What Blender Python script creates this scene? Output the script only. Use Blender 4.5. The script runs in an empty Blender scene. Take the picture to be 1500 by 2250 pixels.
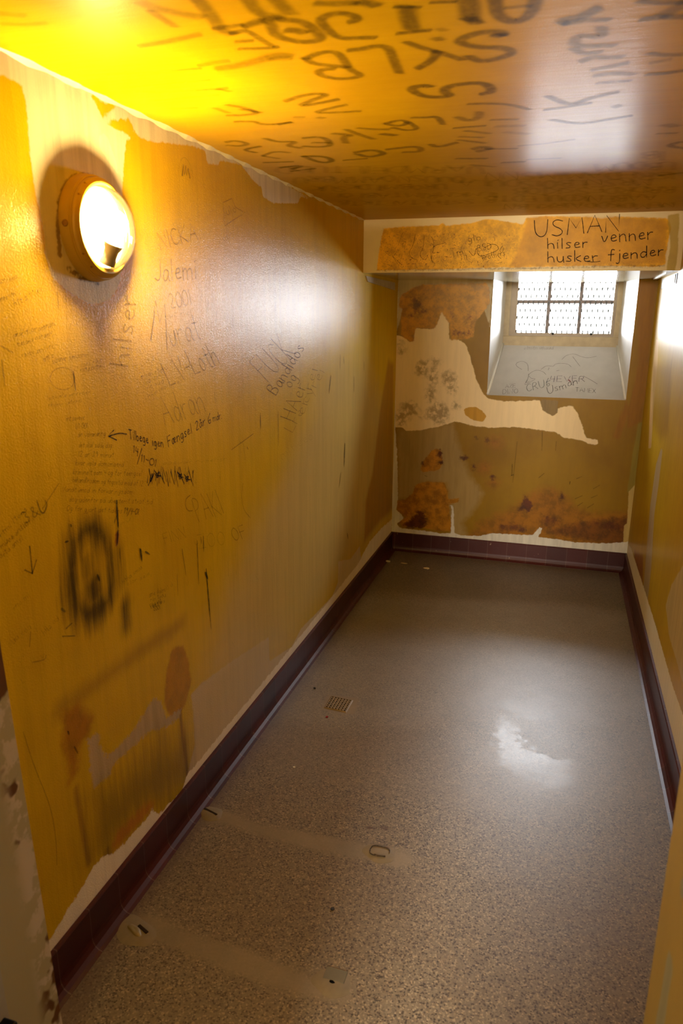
import bpy, bmesh, math, random
import numpy as np
from mathutils import Vector, Matrix

random.seed(7)
sc = bpy.context.scene
COL = sc.collection

# ------------------------------------------------------------------ camera
F_PX, YAW, PITCH, ROLL, CZ = 1600.0, -0.2880, -0.2657, 0.0080, 1.62
cy_, sy_, cp_, sp_ = math.cos(YAW), math.sin(YAW), math.cos(PITCH), math.sin(PITCH)
FWD = Vector((sy_ * cp_, cy_ * cp_, sp_))
RIGHT0 = Vector((cy_, -sy_, 0.0))
UP0 = RIGHT0.cross(FWD)
RIGHT = RIGHT0 * math.cos(ROLL) + UP0 * math.sin(ROLL)
UP = UP0 * math.cos(ROLL) - RIGHT0 * math.sin(ROLL)
EYE = Vector((0.0, 0.0, CZ))
cam_d = bpy.data.cameras.new('camera')
cam = bpy.data.objects.new('camera', cam_d)
COL.objects.link(cam)
M3 = Matrix((RIGHT, UP, -FWD)).transposed()
cam.matrix_world = Matrix.Translation(EYE) @ M3.to_4x4()
cam_d.sensor_fit = 'VERTICAL'
cam_d.sensor_height = 36.0
cam_d.lens = F_PX / 2250.0 * 36.0
cam_d.clip_start = 0.02
cam_d.dof.use_dof = True
cam_d.dof.focus_distance = 3.3
cam_d.dof.aperture_fstop = 5.0
sc.camera = cam

# ------------------------------------------------------------------ light and exposure
SKY = 95.0
BULB = 1330.0
CORRIDOR_W = 330.0
sc.view_settings.view_transform = 'Standard'
sc.view_settings.look = 'None'
sc.view_settings.gamma = 1.0
sc.view_settings.use_curve_mapping = False
sc.view_settings.exposure = 0.0

w = bpy.data.worlds.new('overcast_sky')
sc.world = w
w.use_nodes = True
w.node_tree.nodes['Background'].inputs[0].default_value = (0.87, 0.93, 1.0, 1)
w.node_tree.nodes['Background'].inputs[1].default_value = SKY

ld = bpy.data.lights.new('corridor_lamp', 'AREA')
ld.shape = 'RECTANGLE'
ld.size, ld.size_y = 0.30, 0.30
ld.energy = CORRIDOR_W
ld.color = (1.0, 0.90, 0.76)
lo = bpy.data.objects.new('corridor_lamp', ld)
COL.objects.link(lo)
lo.location = (-0.25, -2.15, 1.98)
lo.rotation_euler = (math.radians(64), 0, 0)     # tipped towards the cell

pd = bpy.data.lights.new('window_portal', 'AREA')
pd.shape = 'RECTANGLE'
pd.size, pd.size_y = 0.70, 0.46
pd.cycles.is_portal = True
po = bpy.data.objects.new('window_portal', pd)
COL.objects.link(po)
po.location = (-0.02, 5.40, 1.68)
po.rotation_euler = (math.radians(-90), 0, 0)     # faces -Y, into the cell

sc.cycles.sample_clamp_indirect = 4.0
sc.cycles.max_bounces = 9
sc.cycles.diffuse_bounces = 5
sc.cycles.glossy_bounces = 5
sc.cycles.transparent_max_bounces = 24
sc.cycles.use_adaptive_sampling = True
sc.cycles.adaptive_threshold = 0.03
sc.cycles.caustics_reflective = False
sc.cycles.caustics_refractive = False

# ------------------------------------------------------------------ room dimensions (metres)
XL, XR = -1.0686, 0.5029
ZC, YB, YBEAM, ZS, HB = 2.1001, 4.8609, 3.9809, 1.8335, 0.1273
YF = 1.0                       # inner face of the door wall
NX0, NX1, NZ0 = -0.457, 0.395, 1.116     # window niche in the back wall
YW = 5.26                      # plane of the window frame
WX0, WX1, SZ1 = -0.407, 0.337, 1.430     # niche at its inner end, top of the sloping sill

P_LEFT = (Vector((XL, 0, 0)), Vector((1, 0, 0)))
P_RIGHT = (Vector((XR, 0, 0)), Vector((-1, 0, 0)))
P_CEIL = (Vector((0, 0, ZC)), Vector((0, 0, -1)))
P_FLOOR = (Vector((0, 0, 0)), Vector((0, 0, 1)))
P_BACK = (Vector((0, YB, 0)), Vector((0, -1, 0)))
P_BEAM = (Vector((0, YBEAM, 0)), Vector((0, -1, 0)))
_sn = Vector((0, -(SZ1 - NZ0), YW - YB)).normalized()
P_SILL = (Vector((0, YB, NZ0)), _sn)
P_JAMB_R = (Vector((0.208, 0, 0)), Vector((-1, 0, 0)))
P_SOFFIT = (Vector((0, 0, ZS)), Vector((0, 0, -1)))


def at(px, py, plane):
    """the point of a surface seen at a pixel of the 1500x2250 photograph"""
    d = RIGHT * ((px - 750.0) / F_PX) - UP * ((py - 1125.0) / F_PX) + FWD
    p0, n = plane
    return EYE + d * ((p0 - EYE).dot(n) / d.dot(n))


# ------------------------------------------------------------------ node helpers
def srgb(r, g, b):
    f = lambda c: c / 12.92 if c <= 0.04045 else ((c + 0.055) / 1.055) ** 2.4
    return (f(r / 255), f(g / 255), f(b / 255), 1)


class NT:
    def __init__(self, name):
        self.m = bpy.data.materials.new(name)
        self.m.use_nodes = True
        self.t = self.m.node_tree
        self.t.nodes.clear()
        self.out = self.n('ShaderNodeOutputMaterial')

    def n(self, typ, **kw):
        nd = self.t.nodes.new(typ)
        for k, v in kw.items():
            setattr(nd, k, v)
        return nd

    def l(self, a, b):
        self.t.links.new(a, b)

    def val(self, sock, v):
        if hasattr(v, 'is_linked') or isinstance(v, bpy.types.NodeSocket):
            self.l(v, sock)
        else:
            sock.default_value = v

    def math(self, op, a, b=0.0, c=None, clamp=False):
        nd = self.n('ShaderNodeMath', operation=op, use_clamp=clamp)
        self.val(nd.inputs[0], a)
        self.val(nd.inputs[1], b)
        if c is not None:
            self.val(nd.inputs[2], c)
        return nd.outputs[0]

    def smooth(self, v, lo, hi, to0=0.0, to1=1.0):
        nd = self.n('ShaderNodeMapRange', interpolation_type='SMOOTHSTEP')
        self.val(nd.inputs[0], v)
        nd.inputs[1].default_value, nd.inputs[2].default_value = lo, hi
        nd.inputs[3].default_value, nd.inputs[4].default_value = to0, to1
        return nd.outputs[0]

    def mix(self, f, a, b, blend='MIX'):
        nd = self.n('ShaderNodeMix', data_type='RGBA', blend_type=blend)
        self.val(nd.inputs[0], f)
        self.val(nd.inputs[6], a)
        self.val(nd.inputs[7], b)
        return nd.outputs[2]

    def coords(self, scale=(1, 1, 1)):
        tc = self.n('ShaderNodeTexCoord')
        mp = self.n('ShaderNodeMapping')
        mp.inputs['Scale'].default_value = scale
        self.l(tc.outputs['Object'], mp.inputs[0])
        return mp.outputs[0]

    def noise(self, vec, scale, detail=3.0, rough=0.55):
        nd = self.n('ShaderNodeTexNoise')
        self.l(vec, nd.inputs['Vector'])
        nd.inputs['Scale'].default_value = scale
        nd.inputs['Detail'].default_value = detail
        nd.inputs['Roughness'].default_value = rough
        return nd.outputs[0]

    def voronoi(self, vec, scale, out='Color'):
        nd = self.n('ShaderNodeTexVoronoi')
        self.l(vec, nd.inputs['Vector'])
        nd.inputs['Scale'].default_value = scale
        return nd.outputs[out]

    def attr(self, name, out='Fac'):
        return self.n('ShaderNodeAttribute', attribute_name=name).outputs[out]

    def bump(self, h, strength, dist=0.001, normal=None):
        nd = self.n('ShaderNodeBump')
        nd.inputs['Strength'].default_value = strength
        nd.inputs['Distance'].default_value = dist
        self.l(h, nd.inputs['Height'])
        if normal is not None:
            self.l(normal, nd.inputs['Normal'])
        return nd.outputs[0]

    def principled(self, color, rough=0.5, metallic=0.0, normal=None, spec=0.5, coat=0.0, coat_rough=0.2):
        nd = self.n('ShaderNodeBsdfPrincipled')
        self.val(nd.inputs['Base Color'], color)
        self.val(nd.inputs['Roughness'], rough)
        nd.inputs['Metallic'].default_value = metallic
        self.val(nd.inputs['Specular IOR Level'], spec)
        nd.inputs['Coat Weight'].default_value = coat
        self.val(nd.inputs['Coat Roughness'], coat_rough)
        if normal is not None:
            self.l(normal, nd.inputs['Normal'])
            self.l(normal, nd.inputs['Coat Normal'])
        self.l(nd.outputs[0], self.out.inputs[0])
        return nd


def simple(name, color, rough=0.5, metallic=0.0, var=0.12, scale=30.0, bump=0.15, spec=0.5):
    t = NT(name)
    v = t.coords()
    n = t.noise(v, scale, 4)
    dark = tuple(c * (1 - var * 2) for c in color[:3]) + (1,)
    t.principled(t.mix(n, color, dark), rough, metallic, t.bump(n, bump, 0.002), spec)
    return t.m


# ------------------------------------------------------------------ mesh helpers
def link(name, verts, faces, mats, parent=None, fmat=None, smooth=False):
    me = bpy.data.meshes.new(name)
    me.from_pydata([tuple(v) for v in verts], [], faces)
    for m in (mats if isinstance(mats, (list, tuple)) else [mats]):
        me.materials.append(m)
    if fmat is not None:
        me.polygons.foreach_set('material_index', fmat)
    if smooth:
        me.polygons.foreach_set('use_smooth', [True] * len(me.polygons))
    me.update()
    o = bpy.data.objects.new(name, me)
    COL.objects.link(o)
    if parent is not None:
        o.parent = parent
    return o


def from_bm(name, bm, mat, parent=None, smooth=False, bevel=0.0, auto=None):
    if bevel:
        bmesh.ops.bevel(bm, geom=list(bm.edges), offset=bevel, segments=2, affect='EDGES', profile=0.5)
    bmesh.ops.recalc_face_normals(bm, faces=bm.faces)
    me = bpy.data.meshes.new(name)
    bm.to_mesh(me)
    bm.free()
    me.materials.append(mat)
    if smooth:
        me.polygons.foreach_set('use_smooth', [True] * len(me.polygons))
        if auto is not None:
            me.set_sharp_from_angle(angle=math.radians(auto))
    o = bpy.data.objects.new(name, me)
    COL.objects.link(o)
    if parent is not None:
        o.parent = parent
    return o


def bm_box(bm, x0, x1, y0, y1, z0, z1):
    vs = [bm.verts.new((x, y, z)) for x in (x0, x1) for y in (y0, y1) for z in (z0, z1)]
    for f in ((0, 1, 3, 2), (4, 6, 7, 5), (0, 4, 5, 1), (2, 3, 7, 6), (0, 2, 6, 4), (1, 5, 7, 3)):
        bm.faces.new([vs[i] for i in f])


def bm_tube(bm, a, b, r, n=6, r2=None):
    a, b = Vector(a), Vector(b)
    d = (b - a).normalized()
    u = d.orthogonal().normalized()
    v = d.cross(u)
    r2 = r if r2 is None else r2
    ra = [bm.verts.new(a + (u * math.cos(i * math.tau / n) + v * math.sin(i * math.tau / n)) * r) for i in range(n)]
    rb = [bm.verts.new(b + (u * math.cos(i * math.tau / n) + v * math.sin(i * math.tau / n)) * r2) for i in range(n)]
    for i in range(n):
        bm.faces.new((ra[i], ra[(i + 1) % n], rb[(i + 1) % n], rb[i]))
    bm.faces.new(ra[::-1])
    bm.faces.new(rb)


def bm_lathe(bm, prof, n=64, closed=False):
    """profile of (x, r) turned about the X axis"""
    rings = []
    for x, r in prof:
        if r < 1e-6:
            rings.append([bm.verts.new((x, 0, 0))])
        else:
            rings.append([bm.verts.new((x, r * math.cos(i * math.tau / n), r * math.sin(i * math.tau / n))) for i in range(n)])
    pairs = list(zip(rings, rings[1:]))
    if closed:
        pairs.append((rings[-1], rings[0]))
    for a, b in pairs:
        for i in range(n):
            j = (i + 1) % n
            if len(a) == 1 and len(b) == 1:
                continue
            if len(a) == 1:
                bm.faces.new((a[0], b[i], b[j]))
            elif len(b) == 1:
                bm.faces.new((a[i], b[0], a[j]))
            else:
                bm.faces.new((a[i], b[i], b[j], a[j]))


def box(name, x0, x1, y0, y1, z0, z1, mat, parent=None, bevel=0.0):
    bm = bmesh.new()
    bm_box(bm, x0, x1, y0, y1, z0, z1)
    return from_bm(name, bm, mat, parent, bevel=bevel)


def empty(name, loc):
    o = bpy.data.objects.new(name, None)
    o.location = loc
    o.empty_display_size = 0.05
    COL.objects.link(o)
    return o


def tag(o, label=None, cat=None, group=None, kind=None):
    if label:
        o['label'] = label
    if cat:
        o['category'] = cat
    if group:
        o['group'] = group
    if kind:
        o['kind'] = kind
    return o


# ------------------------------------------------------------------ stroke lettering
ARC = {}
def G(ch, w, *lines):
    ARC[ch] = (w, [list(l) for l in lines])
G('A', .6, [(0, 0), (.3, 1), (.6, 0)], [(.12, .38), (.48, .38)])
G('B', .5, [(0, 0), (0, 1), (.35, .95), (.42, .75), (.3, .56), (0, .52)], [(.2, .54), (.48, .38), (.46, .1), (.3, 0), (0, 0)])
G('C', .5, [(.5, .85), (.3, 1), (.08, .8), (0, .5), (.08, .15), (.3, 0), (.52, .15)])
G('D', .5, [(0, 0), (0, 1), (.3, .95), (.5, .7), (.5, .3), (.3, .03), (0, 0)])
G('E', .45, [(.45, 1), (0, 1), (0, 0), (.45, 0)], [(0, .52), (.38, .52)])
G('F', .45, [(.45, 1), (0, 1), (0, 0)], [(0, .55), (.36, .55)])
G('G', .5, [(.5, .85), (.3, 1), (.05, .75), (.02, .3), (.3, 0), (.52, .2), (.52, .45), (.3, .45)])
G('H', .5, [(0, 0), (0, 1)], [(.5, 0), (.5, 1)], [(0, .5), (.5, .5)])
G('I', .1, [(.05, 0), (.05, 1)])
G('J', .4, [(.4, 1), (.4, .2), (.2, 0), (0, .15)])
G('K', .5, [(0, 0), (0, 1)], [(.5, 1), (.02, .45), (.5, 0)])
G('L', .42, [(0, 1), (0, 0), (.42, 0)])
G('M', .7, [(0, 0), (.08, 1), (.35, .35), (.62, 1), (.7, 0)])
G('N', .55, [(0, 0), (.02, 1), (.52, 0), (.55, 1)])
G('O', .55, [(.28, 1), (.05, .8), (0, .45), (.12, .05), (.3, 0), (.5, .2), (.55, .6), (.42, .95), (.28, 1)])
G('P', .45, [(0, 0), (0, 1), (.35, .95), (.45, .75), (.32, .52), (0, .48)])
G('R', .5, [(0, 0), (0, 1), (.35, .95), (.44, .75), (.3, .52), (0, .48)], [(.2, .5), (.5, 0)])
G('S', .5, [(.48, .88), (.25, 1), (.05, .85), (.08, .62), (.4, .42), (.48, .18), (.25, 0), (0, .12)])
G('T', .55, [(0, 1), (.55, 1)], [(.28, 1), (.27, 0)])
G('U', .55, [(0, 1), (.02, .25), (.2, 0), (.4, .05), (.54, .3), (.55, 1)])
G('V', .55, [(0, 1), (.27, 0), (.55, 1)])
G('W', .75, [(0, 1), (.18, 0), (.37, .7), (.56, 0), (.75, 1)])
G('X', .5, [(0, 1), (.5, 0)], [(.5, 1), (0, 0)])
G('Y', .5, [(0, 1), (.25, .5), (.5, 1)], [(.25, .5), (.22, 0)])
G('Z', .5, [(0, 1), (.5, 1), (0, 0), (.5, 0)])
G('a', .42, [(.38, .45), (.2, .55), (.02, .35), (.05, .05), (.22, 0), (.38, .25), (.38, .52), (.38, .1), (.46, 0)])
G('b', .4, [(0, 1), (.02, .02), (.25, 0), (.4, .22), (.32, .5), (.15, .5), (.02, .35)])
G('c', .36, [(.36, .45), (.18, .55), (.02, .3), (.12, .02), (.36, .1)])
G('d', .42, [(.38, .42), (.2, .55), (.02, .35), (.05, .05), (.22, 0), (.38, .25)], [(.4, 1), (.4, 0)])
G('e', .38, [(.03, .28), (.35, .34), (.28, .54), (.1, .5), (.02, .25), (.12, .02), (.38, .1)])
G('f', .36, [(.38, .9), (.25, 1), (.16, .8), (.14, 0)], [(0, .55), (.34, .55)])
G('g', .42, [(.38, .45), (.2, .55), (.02, .35), (.08, .05), (.25, .02), (.38, .3), (.38, .5), (.37, -.2), (.2, -.36), (0, -.28)])
G('h', .4, [(0, 1), (0, 0)], [(0, .35), (.2, .55), (.36, .42), (.38, 0)])
G('i', .1, [(.05, .55), (.05, 0)], [(.04, .78), (.08, .82)])
G('j', .2, [(.18, .55), (.18, -.2), (.05, -.34), (-.05, -.25)], [(.17, .78), (.2, .82)])
G('k', .38, [(0, 1), (0, 0)], [(.36, .55), (.02, .25), (.38, 0)])
G('l', .12, [(.05, 1), (.05, 0)])
G('m', .65, [(0, .55), (0, 0)], [(0, .38), (.15, .55), (.28, .42), (.3, 0)], [(.3, .38), (.46, .55), (.6, .42), (.62, 0)])
G('n', .4, [(0, .55), (0, 0)], [(0, .35), (.2, .55), (.36, .42), (.38, 0)])
G('o', .42, [(.2, .55), (.03, .4), (.03, .12), (.2, 0), (.38, .15), (.38, .42), (.2, .55)])
G('p', .4, [(0, .55), (0, -.35)], [(0, .4), (.2, .55), (.38, .35), (.3, .05), (.1, 0), (0, .12)])
G('r', .3, [(0, .55), (.02, 0)], [(.02, .35), (.15, .52), (.3, .5)])
G('s', .34, [(.32, .48), (.15, .55), (.03, .42), (.3, .18), (.25, .02), (0, .05)])
G('t', .3, [(.14, .9), (.14, .1), (.3, 0)], [(0, .6), (.3, .6)])
G('u', .4, [(0, .55), (.02, .15), (.15, 0), (.33, .1), (.38, .55)], [(.38, .55), (.4, 0)])
G('v', .36, [(0, .55), (.17, 0), (.36, .55)])
G('y', .4, [(0, .55), (.2, .05)], [(.4, .55), (.1, -.35)])
G('z', .36, [(0, .52), (.34, .52), (0, 0), (.36, 0)])
G('\u00e6', .62, [(.3, .4), (.15, .55), (.02, .35), (.05, .05), (.2, 0), (.3, .2), (.3, .5)], [(.3, .28), (.58, .32), (.5, .54), (.36, .5), (.3, .25), (.42, .02), (.62, .1)])
G('\u00e5', .42, *(ARC['a'][1] + [[(.2, .7), (.12, .8), (.2, .9), (.28, .8), (.2, .7)]]))
G('0', .45, *ARC['O'][1])
G('1', .2, [(.02, .8), (.14, 1), (.12, 0)])
G('2', .45, [(.02, .8), (.2, 1), (.42, .82), (.32, .5), (0, 0), (.46, .02)])
G('3', .42, [(.02, .9), (.25, 1), (.4, .78), (.15, .54), (.42, .32), (.25, 0), (0, .1)])
G('4', .45, [(.1, 1), (.02, .45), (.42, .48)], [(.4, .95), (.34, -.1)])
G('6', .42, [(.36, 1), (.1, .6), (.03, .25), (.18, 0), (.38, .15), (.34, .42), (.08, .3)])
G('7', .42, [(0, 1), (.42, 1), (.12, 0)])
G('8', .42, [(.2, .52), (.04, .76), (.2, 1), (.38, .78), (.2, .52), (.02, .25), (.2, 0), (.4, .25), (.2, .52)])
G('9', .42, [(.38, .8), (.2, 1), (.04, .78), (.18, .55), (.38, .8), (.34, 0)])
G('/', .35, [(.35, 1), (0, -.35)])
G('-', .3, [(0, .42), (.3, .42)])
G('.', .1, [(.02, 0), (.07, .05)])
G('!', .1, [(.05, 1), (.05, .3)], [(.04, .02), (.07, .06)])
G('&', .5, [(.5, 0), (.1, .75), (.25, 1), (.38, .8), (.02, .3), (.15, 0), (.48, .4)])
G('(', .2, [(.2, 1), (.02, .6), (.04, .2), (.24, -.15)])
SHARP = set('AEFHIKLMNTVWXYZ14/-')


def chaikin(p, n=2):
    for _ in range(n):
        if len(p) < 3:
            return p
        q = [p[0]]
        for a, b in zip(p, p[1:]):
            q.append(tuple(.75 * x + .25 * y for x, y in zip(a, b)))
            q.append(tuple(.25 * x + .75 * y for x, y in zip(a, b)))
        q.append(p[-1])
        p = q
    return p


INK = {}          # surface name -> list of strokes (points px, width m, colour, opacity, softness)
PEN = (0.010, 0.007, 0.006)
BROWN = (0.035, 0.018, 0.006)
UMBER = (0.10, 0.055, 0.012)
GREEN = (0.015, 0.045, 0.025)
BLUE = (0.03, 0.06, 0.12)
RED = (0.30, 0.02, 0.04)


def stroke(surf, pts, wd=0.004, col=BROWN, op=0.8, sm=True, taper=False):
    p = chaikin([tuple(q) for q in pts], 2) if sm else [tuple(q) for q in pts]
    INK.setdefault(surf, []).append((p, wd, col, op, taper))


def text(surf, s, p0, p1, h, wd=0.003, col=BROWN, op=0.7, up=None, jit=0.03, slant=0.0):
    p0, p1 = Vector((p0[0], p0[1])), Vector((p1[0], p1[1]))
    ax = p1 - p0
    L = ax.length
    if up is None:
        u = Vector((ax.y, -ax.x)) / L
        u = u * h
    else:
        u = Vector(up) * h
    tot = 0.0
    for c in s:
        tot += (ARC[c][0] + 0.16) if c in ARC else 0.36
    x = 0.0
    for c in s:
        if c not in ARC:
            x += 0.36
            continue
        wg, lines = ARC[c]
        dy = random.uniform(-jit, jit)
        sc_ = random.uniform(1 - jit, 1 + jit)
        for ln in lines:
            pl = []
            for gx, gy in ln:
                a = (x + gx + slant * gy + random.uniform(-jit, jit) * .4) / tot
                b = gy * sc_ + dy + random.uniform(-jit, jit) * .4
                q = p0 + ax * a + u * b
                pl.append((q.x, q.y))
            if c not in SHARP:
                pl = chaikin(pl, 2)
            INK.setdefault(surf, []).append((pl, wd, col, op, False))
        x += wg + 0.16


def scrawl(surf, p0, p1, h, n=8, wd=0.002, col=BROWN, op=0.35):
    """a line of small faded handwriting nobody can read any more"""
    s = ''.join(random.choice('aeinrsmtlduohv') for _ in range(n))
    k = max(3, n // 2)
    s = s[:k] + ' ' + s[k:]
    text(surf, s, p0, p1, h, wd, col, op, jit=0.12, slant=0.2)


def ink_mesh(surf, plane, eps0=0.0004):
    """ribbons of ink lying on the surface"""
    V, Fc, A, Cc = [], [], [], []
    n = plane[1]
    for k, (pts, wd, col, op, taper) in enumerate(INK.get(surf, [])):
        P = [at(px, py, plane) for px, py in pts]
        Q = [P[0]]
        for a in P[1:]:
            if (a - Q[-1]).length > 1e-4:
                Q.append(a)
        if len(Q) < 2:
            continue
        t0, t1 = (Q[1] - Q[0]).normalized(), (Q[-1] - Q[-2]).normalized()
        Q = [Q[0] - t0 * wd * .35] + Q + [Q[-1] + t1 * wd * .35]
        m = len(Q)
        off = n * (eps0 + 2.0e-6 * k)
        base = len(V)
        for i, q in enumerate(Q):
            t = (Q[min(i + 1, m - 1)] - Q[max(i - 1, 0)]).normalized()
            sd = n.cross(t) * (wd * .5)
            if taper:
                f = i / (m - 1)
                sd = sd * max(.15, math.sin(math.pi * min(1, .12 + f * .88)))
            e = 0.0 if i in (0, m - 1) else 1.0
            V += [q + off - sd, q + off, q + off + sd]
            A += [0.0, e, 0.0]
            Cc += [(col[0], col[1], col[2], op)] * 3
        for i in range(m - 1):
            b = base + 3 * i
            Fc += [(b, b + 3, b + 4, b + 1), (b + 1, b + 4, b + 5, b + 2)]
    return V, Fc, A, Cc


def ink_material(name, lo=0.05, hi=0.55, rough=0.35):
    t = NT(name)
    a = t.attr('ink_edge')
    v = t.coords()
    blot = t.noise(v, 60, 4, .6)
    k = t.math('MULTIPLY', t.smooth(a, lo, hi), t.smooth(blot, .25, .6, .55, 1.0))
    cn = t.n('ShaderNodeAttribute', attribute_name='ink_col')
    k = t.math('MULTIPLY', k, cn.outputs['Alpha'], clamp=True)
    p = t.principled(cn.outputs['Color'], rough, 0.0, None, .05)
    tr = t.n('ShaderNodeBsdfTransparent')
    mx = t.n('ShaderNodeMixShader')
    t.l(k, mx.inputs[0])
    t.l(tr.outputs[0], mx.inputs[1])
    t.l(p.outputs[0], mx.inputs[2])
    t.l(mx.outputs[0], t.out.inputs[0])
    return t.m


INK_PEN = ink_material('dried_pen_ink', .05, .6, .5)
INK_SOOT = ink_material('soot_lettering', .02, .75, .4)


# ------------------------------------------------------------------ paint layers
def sdf_poly(U, Vv, poly):
    """signed distance (positive inside) of points to a polygon"""
    P = np.array(poly, float)
    d = np.full(U.shape, 1e9)
    ins = np.zeros(U.shape, bool)
    for i in range(len(P)):
        a, b = P[i], P[(i + 1) % len(P)]
        e = b - a
        L2 = max(float(e @ e), 1e-12)
        t = np.clip(((U - a[0]) * e[0] + (Vv - a[1]) * e[1]) / L2, 0, 1)
        d = np.minimum(d, (U - a[0] - t * e[0]) ** 2 + (Vv - a[1] - t * e[1]) ** 2)
        if a[1] != b[1]:
            c = ((a[1] > Vv) != (b[1] > Vv)) & (U < e[0] * (Vv - a[1]) / (b[1] - a[1]) + a[0])
            ins ^= c
    d = np.sqrt(d)
    return np.where(ins, d, -d)


def sdf_line(U, Vv, line, r):
    P = np.array(line, float)
    d = np.full(U.shape, 1e9)
    for a, b in zip(P, P[1:]):
        e = b - a
        L2 = max(float(e @ e), 1e-12)
        t = np.clip(((U - a[0]) * e[0] + (Vv - a[1]) * e[1]) / L2, 0, 1)
        d = np.minimum(d, (U - a[0] - t * e[0]) ** 2 + (Vv - a[1] - t * e[1]) ** 2)
    return r - np.sqrt(d)


class Layer:
    def __init__(self, name, color, soft=0.004, amp=0.012, scale=45, strength=1.0, rough=None, breakup=None, streak=False, mottle=.18):
        self.mottle = mottle
        self.tint = 1.0
        self.name, self.color, self.soft, self.amp, self.scale = name, color, soft, amp, scale
        self.strength, self.rough, self.breakup, self.streak = strength, rough, breakup, streak
        self.shapes = []

    def poly(self, *pts, cut=False):
        self.shapes.append(('p', pts, cut))
        return self

    def line(self, r, *pts):
        self.shapes.append(('l', pts, r))
        return self

    def dot(self, x, y, rx, ry=None, n=14):
        ry = rx if ry is None else ry
        return self.poly(*[(x + rx * math.cos(i * math.tau / n) * random.uniform(.8, 1.2), y + ry * math.sin(i * math.tau / n) * random.uniform(.8, 1.2)) for i in range(n)])


def surface_uv(plane):
    n = plane[1]
    if abs(n.x) > .9:
        return (1, 2)
    if abs(n.z) > .9:
        return (0, 1)
    return (0, 2)


def painted_surface(name, plane, us, vs, layers, mat, skip=None, ink=None, ink_mat=None, kind='structure'):
    """a gridded wall carrying the outlines of its paint patches as distance fields, and the writing on it"""
    iu, iv = surface_uv(plane)
    fixed = 3 - iu - iv
    us, vs = np.asarray(us), np.asarray(vs)
    UU, VV = np.meshgrid(us, vs, indexing='ij')
    U, W = UU.ravel(), VV.ravel()
    co = np.zeros((len(U), 3))
    co[:, iu], co[:, iv], co[:, fixed] = U, W, plane[0][fixed]
    nu, nv = len(us), len(vs)
    faces = []
    flip = None
    for i in range(nu - 1):
        for j in range(nv - 1):
            cu, cv = (us[i] + us[i + 1]) / 2, (vs[j] + vs[j + 1]) / 2
            if skip and skip(cu, cv):
                continue
            a, b, c, d = i * nv + j, (i + 1) * nv + j, (i + 1) * nv + j + 1, i * nv + j + 1
            faces.append((a, b, c, d))
    a, b, c, d = faces[0]
    nn = np.cross(co[b] - co[a], co[d] - co[a])
    if nn @ np.array(plane[1]) < 0:
        faces = [f[::-1] for f in faces]
    fm = [0] * len(faces)
    V = [tuple(x) for x in co]
    n0 = len(V)
    edge, colr = [0.0] * n0, [(0, 0, 0, 0)] * n0
    mats = [mat]
    if ink:
        iV, iF, iA, iC = ink_mesh(ink, plane)
        V += [tuple(x) for x in iV]
        faces += [tuple(q + n0 for q in f) for f in iF]
        fm += [1] * len(iF)
        edge += iA
        colr += iC
        mats.append(ink_mat or INK_PEN)
    o = link(name, V, faces, mats, None, fm)
    me = o.data
    for L in layers:
        s = np.full(U.shape, -0.2)
        for kind_, pts, ex in L.shapes:
            w3 = [at(px, py, plane) for px, py in pts]
            p2 = [(q[iu], q[iv]) for q in w3]
            if kind_ == 'p':
                q = sdf_poly(U, W, p2)
                s = np.minimum(s, -q) if ex else np.maximum(s, q)
            else:
                s = np.maximum(s, sdf_line(U, W, p2, ex))
        s = np.clip(s, -0.2, 0.2)
        full = np.full(len(V), -0.2, np.float32)
        full[:n0] = s
        at_ = me.attributes.new('layer_' + L.name, 'FLOAT', 'POINT')
        at_.data.foreach_set('value', full)
    if ink:
        e_ = me.attributes.new('ink_edge', 'FLOAT', 'POINT')
        e_.data.foreach_set('value', np.array(edge, np.float32))
        c_ = me.attributes.new('ink_col', 'FLOAT_COLOR', 'POINT')
        c_.data.foreach_set('color', np.array(colr, np.float32).ravel())
    tag(o, kind=kind)
    return o


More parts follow.
